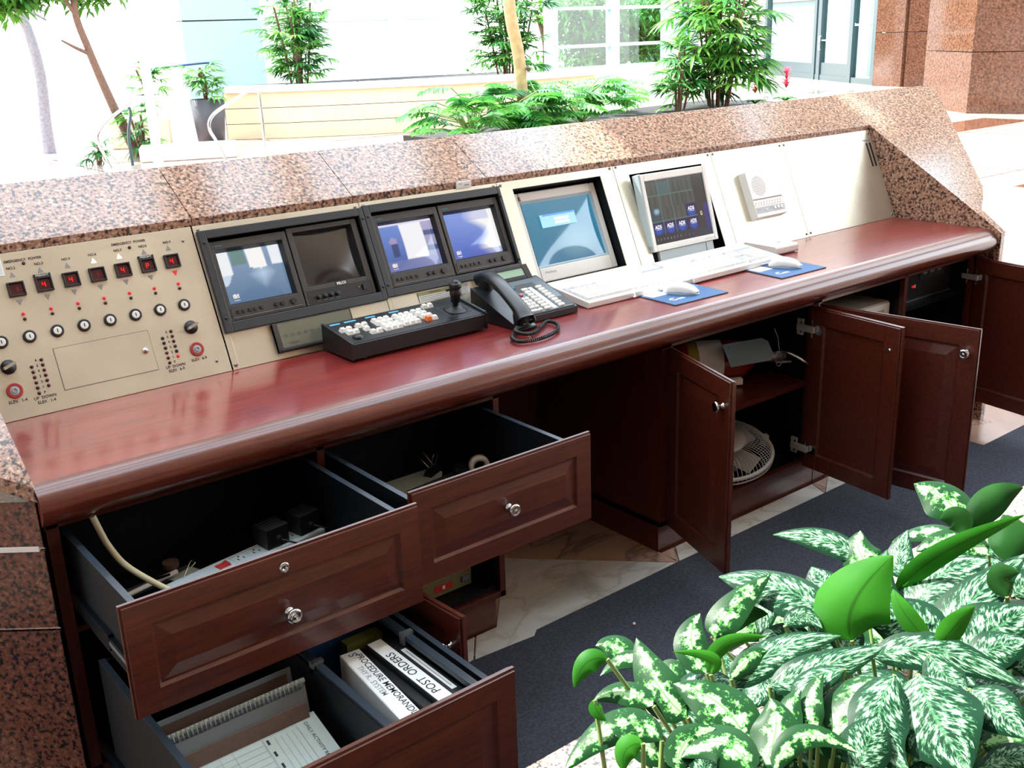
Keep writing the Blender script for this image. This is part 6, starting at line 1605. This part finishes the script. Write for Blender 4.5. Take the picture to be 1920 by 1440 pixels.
 ('S', [(0.85, -1.571, -0.261), (0.905, -1.59, -0.231), (0.928, -1.61, -0.231)], (-0.3, 0.13, 0.94), 0.0833),
 ('S', [(0.752, -1.451, -0.219), (0.73, -1.502, -0.233), (0.702, -1.542, -0.265)], (-0.44, -0.2, 0.88), 0.091),
 ('T', [(0.02, -1.667, -0.231), (-0.004, -1.672, -0.236), (-0.025, -1.687, -0.251)], (-0.35, -0.16, 0.92), 0.0645),
 ('D', [(0.103, -1.668, -0.234), (0.119, -1.705, -0.229), (0.134, -1.746, -0.257)], (-0.79, -0.44, 0.44), 0.0569),
 ('S', [(0.314, -1.555, -0.233), (0.277, -1.531, -0.233), (0.23, -1.502, -0.252)], (-0.19, 0.05, 0.98), 0.0925),
 ('S', [(0.731, -1.505, -0.256), (0.778, -1.542, -0.232), (0.828, -1.593, -0.23)], (-0.47, -0.27, 0.84), 0.0658),
 ('T', [(0.097, -1.374, -0.233), (0.101, -1.397, -0.233), (0.094, -1.436, -0.254)], (-0.51, -0.25, 0.83), 0.0601),
 ('S', [(0.534, -1.528, -0.24), (0.505, -1.483, -0.233), (0.472, -1.451, -0.246)], (-0.1, -0.0, 0.99), 0.1203),
 ('S', [(0.288, -1.86, -0.255), (0.327, -1.865, -0.234), (0.352, -1.865, -0.229)], (-0.37, 0.06, 0.93), 0.0654),
 ('T', [(0.456, -1.833, -0.226), (0.428, -1.844, -0.235), (0.401, -1.864, -0.256)], (-0.52, 0.11, 0.85), 0.0619),
 ('S', [(0.602, -1.805, -0.23), (0.563, -1.768, -0.233), (0.523, -1.747, -0.255)], (-0.3, 0.01, 0.95), 0.0958),
 ('T', [(0.03, -1.676, -0.234), (0.008, -1.665, -0.233), (-0.031, -1.666, -0.252)], (-0.32, -0.32, 0.89), 0.0604),
 ('T', [(0.387, -1.428, -0.23), (0.332, -1.398, -0.232), (0.275, -1.363, -0.254)], (-0.43, -0.45, 0.78), 0.0547),
 ('S', [(0.175, -1.489, -0.234), (0.178, -1.514, -0.235), (0.176, -1.549, -0.25)], (-0.36, -0.25, 0.9), 0.048),
 ('T', [(0.494, -1.77, -0.265), (0.541, -1.742, -0.231), (0.562, -1.72, -0.224)], (-0.37, -0.23, 0.9), 0.0592),
 ('S', [(0.098, -1.687, -0.233), (0.087, -1.698, -0.235), (0.067, -1.723, -0.252)], (-0.39, -0.16, 0.91), 0.0624),
 ('S', [(0.807, -1.526, -0.222), (0.774, -1.537, -0.232), (0.729, -1.557, -0.266)], (-0.47, -0.09, 0.88), 0.0774),
 ('S', [(0.44, -1.791, -0.242), (0.463, -1.823, -0.232), (0.457, -1.863, -0.248)], (-0.27, -0.14, 0.95), 0.0917),
 ('S', [(0.447, -1.734, -0.239), (0.465, -1.772, -0.232), (0.461, -1.819, -0.25)], (-0.17, -0.15, 0.97), 0.1014),
 ('S', [(0.548, -1.781, -0.245), (0.544, -1.742, -0.234), (0.53, -1.718, -0.241)], (-0.38, -0.17, 0.91), 0.0903),
 ('D', [(-0.044, -1.658, -0.26), (-0.051, -1.628, -0.233), (-0.053, -1.604, -0.226)], (-0.54, -0.51, 0.66), 0.0388),
 ('S', [(0.036, -1.56, -0.254), (0.087, -1.581, -0.233), (0.132, -1.599, -0.23)], (-0.39, -0.49, 0.78), 0.0623),
 ('S', [(0.358, -1.584, -0.257), (0.395, -1.579, -0.234), (0.43, -1.593, -0.229)], (-0.38, -0.23, 0.9), 0.0792),
 ('S', [(0.624, -1.631, -0.264), (0.666, -1.601, -0.231), (0.688, -1.594, -0.226)], (-0.46, -0.11, 0.88), 0.0594),
 ('T', [(0.43, -1.814, -0.229), (0.411, -1.831, -0.236), (0.393, -1.858, -0.253)], (-0.23, -0.32, 0.92), 0.0716),
 ('S', [(0.353, -1.619, -0.228), (0.344, -1.652, -0.233), (0.326, -1.695, -0.258)], (-0.46, -0.17, 0.87), 0.0646),
 ('T', [(0.281, -1.83, -0.238), (0.258, -1.79, -0.232), (0.221, -1.766, -0.249)], (-0.2, -0.01, 0.98), 0.0656),
 ('T', [(0.682, -1.664, -0.251), (0.718, -1.692, -0.232), (0.742, -1.741, -0.238)], (-0.22, -0.0, 0.98), 0.1217),
 ('S', [(0.318, -1.316, -0.229), (0.321, -1.355, -0.234), (0.315, -1.395, -0.255)], (-0.25, -0.29, 0.92), 0.0879),
 ('T', [(0.29, -1.683, -0.261), (0.319, -1.642, -0.232), (0.335, -1.608, -0.225)], (-0.04, -0.42, 0.91), 0.0719),
 ('T', [(0.364, -1.777, -0.232), (0.35, -1.779, -0.234), (0.315, -1.789, -0.255)], (-0.35, -0.28, 0.89), 0.0562),
 ('S', [(-0.042, -1.557, -0.255), (-0.023, -1.52, -0.233), (-0.016, -1.506, -0.232)], (-0.27, -0.29, 0.92), 0.0546),
 ('S', [(0.089, -1.712, -0.244), (0.079, -1.677, -0.233), (0.052, -1.647, -0.242)], (-0.22, -0.16, 0.96), 0.0555),
 ('T', [(0.52, -1.444, -0.222), (0.488, -1.462, -0.233), (0.446, -1.48, -0.263)], (-0.52, 0.08, 0.85), 0.057),
 ('S', [(0.392, -1.456, -0.219), (0.352, -1.474, -0.232), (0.309, -1.508, -0.267)], (-0.22, -0.44, 0.87), 0.0641),
 ('S', [(-0.112, -1.621, -0.255), (-0.076, -1.611, -0.234), (-0.047, -1.594, -0.227)], (-0.38, -0.05, 0.93), 0.0616),
 ('T', [(0.075, -1.697, -0.228), (0.038, -1.691, -0.233), (-0.003, -1.702, -0.257)], (-0.27, -0.5, 0.83), 0.0658),
 ('S', [(0.629, -1.725, -0.232), (0.599, -1.691, -0.23), (0.544, -1.671, -0.259)], (-0.47, -0.32, 0.82), 0.0662),
 ('S', [(-0.02, -1.571, -0.234), (-0.02, -1.595, -0.236), (-0.022, -1.622, -0.248)], (-0.62, -0.2, 0.76), 0.0532),
 ('T', [(0.387, -1.79, -0.233), (0.368, -1.776, -0.233), (0.329, -1.774, -0.254)], (-0.41, -0.43, 0.8), 0.0503),
 ('S', [(0.448, -1.88, -0.235), (0.417, -1.837, -0.233), (0.382, -1.809, -0.251)], (-0.34, -0.11, 0.93), 0.0772),
 ('T', [(0.16, -1.714, -0.237), (0.165, -1.727, -0.234), (0.159, -1.763, -0.249)], (-0.39, -0.2, 0.9), 0.0651),
 ('T', [(0.466, -1.537, -0.226), (0.453, -1.57, -0.232), (0.434, -1.623, -0.261)], (-0.04, -0.36, 0.93), 0.0668),
 ('S', [(0.419, -1.421, -0.249), (0.46, -1.447, -0.233), (0.483, -1.475, -0.238)], (-0.35, -0.22, 0.91), 0.0909),
 ('S', [(0.567, -1.498, -0.224), (0.548, -1.527, -0.233), (0.514, -1.555, -0.262)], (-0.33, -0.29, 0.9), 0.0564),
 ('T', [(-0.005, -1.639, -0.234), (0.001, -1.674, -0.234), (0.01, -1.715, -0.248)], (-0.19, -0.21, 0.96), 0.0471),
 ('S', [(0.143, -1.387, -0.224), (0.116, -1.406, -0.232), (0.075, -1.435, -0.263)], (-0.33, -0.27, 0.91), 0.0659),
 ('D', [(0.38, -1.336, -0.234), (0.406, -1.391, -0.23), (0.441, -1.438, -0.253)], (-0.52, -0.45, 0.72), 0.076),
 ('S', [(0.218, -1.414, -0.224), (0.194, -1.441, -0.234), (0.174, -1.474, -0.258)], (-0.17, -0.39, 0.9), 0.0618),
]
# ------------------------------------------------------------------ foreground planter and its variegated plants
pl_ = thing('granite_planter', 'granite planter rim in the foreground, filled with variegated plants', 'planter', (.8, -1.31, F0))
T = Matrix.Translation((-.8, 1.31, -F0))
b = MB(T); b.box(-1.4, 3.2, -1.60, -1.31, -.37, -.34, 'granite'); b.box(-1.4, 3.2, -1.45, -1.32, F0, -.37, 'granite'); b.build('rim', pl_, bevel=.003)
b = MB(T); b.box(-1.4, 3.2, -2.9, -1.601, F0, -.44, 'soil'); b.build('soil', pl_)
centres = [(-.30, -1.74), (.02, -1.74), (.32, -1.70), (.62, -1.74), (.95, -1.68)]
labels = ['variegated plant at the lower left of the planter, over the white rim', 'variegated plant left of the big upright bright green leaf', 'variegated plant carrying the big upright bright green leaf',
          'feather-striped plant with large drooping leaves right of the green leaf', 'variegated plant farthest right and back, nearest the open doors']
lf = [MB() for _ in centres]; st = [MB() for _ in centres]
def big_leaf(b, P, n, w, kind):
    top = {'T': 'blotch', 'S': 'stripe', 'U': 'underleaf', 'D': 'darkleaf'}[kind]
    nu, nv = 16, 8; P = [Vector(p) for p in P]; n = Vector(n).normalized()
    # quadratic through the middle control point
    M1 = P[1]*2-(P[0]+P[2])*.5
    vt, vb, uv = [], [], []
    ph = (P[0].x*91.7+P[1].y*53.3) % 6.28
    for i in range(nu+1):
        t = i/nu; c_ = P[0]*(1-t)**2+M1*2*t*(1-t)+P[2]*t*t; tg = ((M1-P[0])*(1-t)+(P[2]-M1)*t).normalized()
        s_ = n.cross(tg).normalized(); nn = tg.cross(s_).normalized()
        ww = w*.5*(math.sin(PI*(t**.80))**.72 if 0 < t < 1 else .02)*(1.06-.12*t)
        for j in range(nv+1):
            a = (j/nv-.5)*2; lift = -.30*abs(a)**1.6+.10*(1-abs(a)) * -1 + .05*math.sin(ph+7*t+2*a)*abs(a)
            q = c_+s_*a*ww+nn*lift*ww
            vt.append(q+nn*.0006); vb.append(q-nn*.0006); uv.append((j/nv, t))
    f = [(i*(nv+1)+j, i*(nv+1)+j+1, (i+1)*(nv+1)+j+1, (i+1)*(nv+1)+j) for i in range(nu) for j in range(nv)]
    b.add(vt, f, top, True, uvs=uv)
    b.add(vb, [tuple(reversed(x)) for x in f], 'darkleaf' if kind in 'DTS' else 'underleaf', True, uvs=uv)
for (kind, P, n, w) in LEAVES:
    k = min(range(len(centres)), key=lambda i: (P[0][0]-centres[i][0])**2+.3*(P[0][1]-centres[i][1])**2)
    big_leaf(lf[k], P, n, w, kind)
    c_ = centres[k]; p0 = Vector(P[0]); st[k].tube(smooth_path([p0, p0+(Vector((c_[0], c_[1], -.40))-p0)*.4+Vector((0, 0, -.03)), (c_[0]+(p0.x-c_[0])*.2, c_[1]+(p0.y-c_[1])*.2, -.44)], 5), .0032, 'petiole', 6)
for k, c_ in enumerate(centres):
    t = thing('variegated_plant', labels[k], 'house plant', (c_[0], c_[1], -.44), group='variegated plants in the foreground planter')
    for mb_, nm in ((lf[k], 'foliage'), (st[k], 'stems')):
        mb_.v = [Vector(p)-Vector((c_[0], c_[1], -.44)) for p in mb_.v]
        if mb_.v: mb_.build(nm, t)
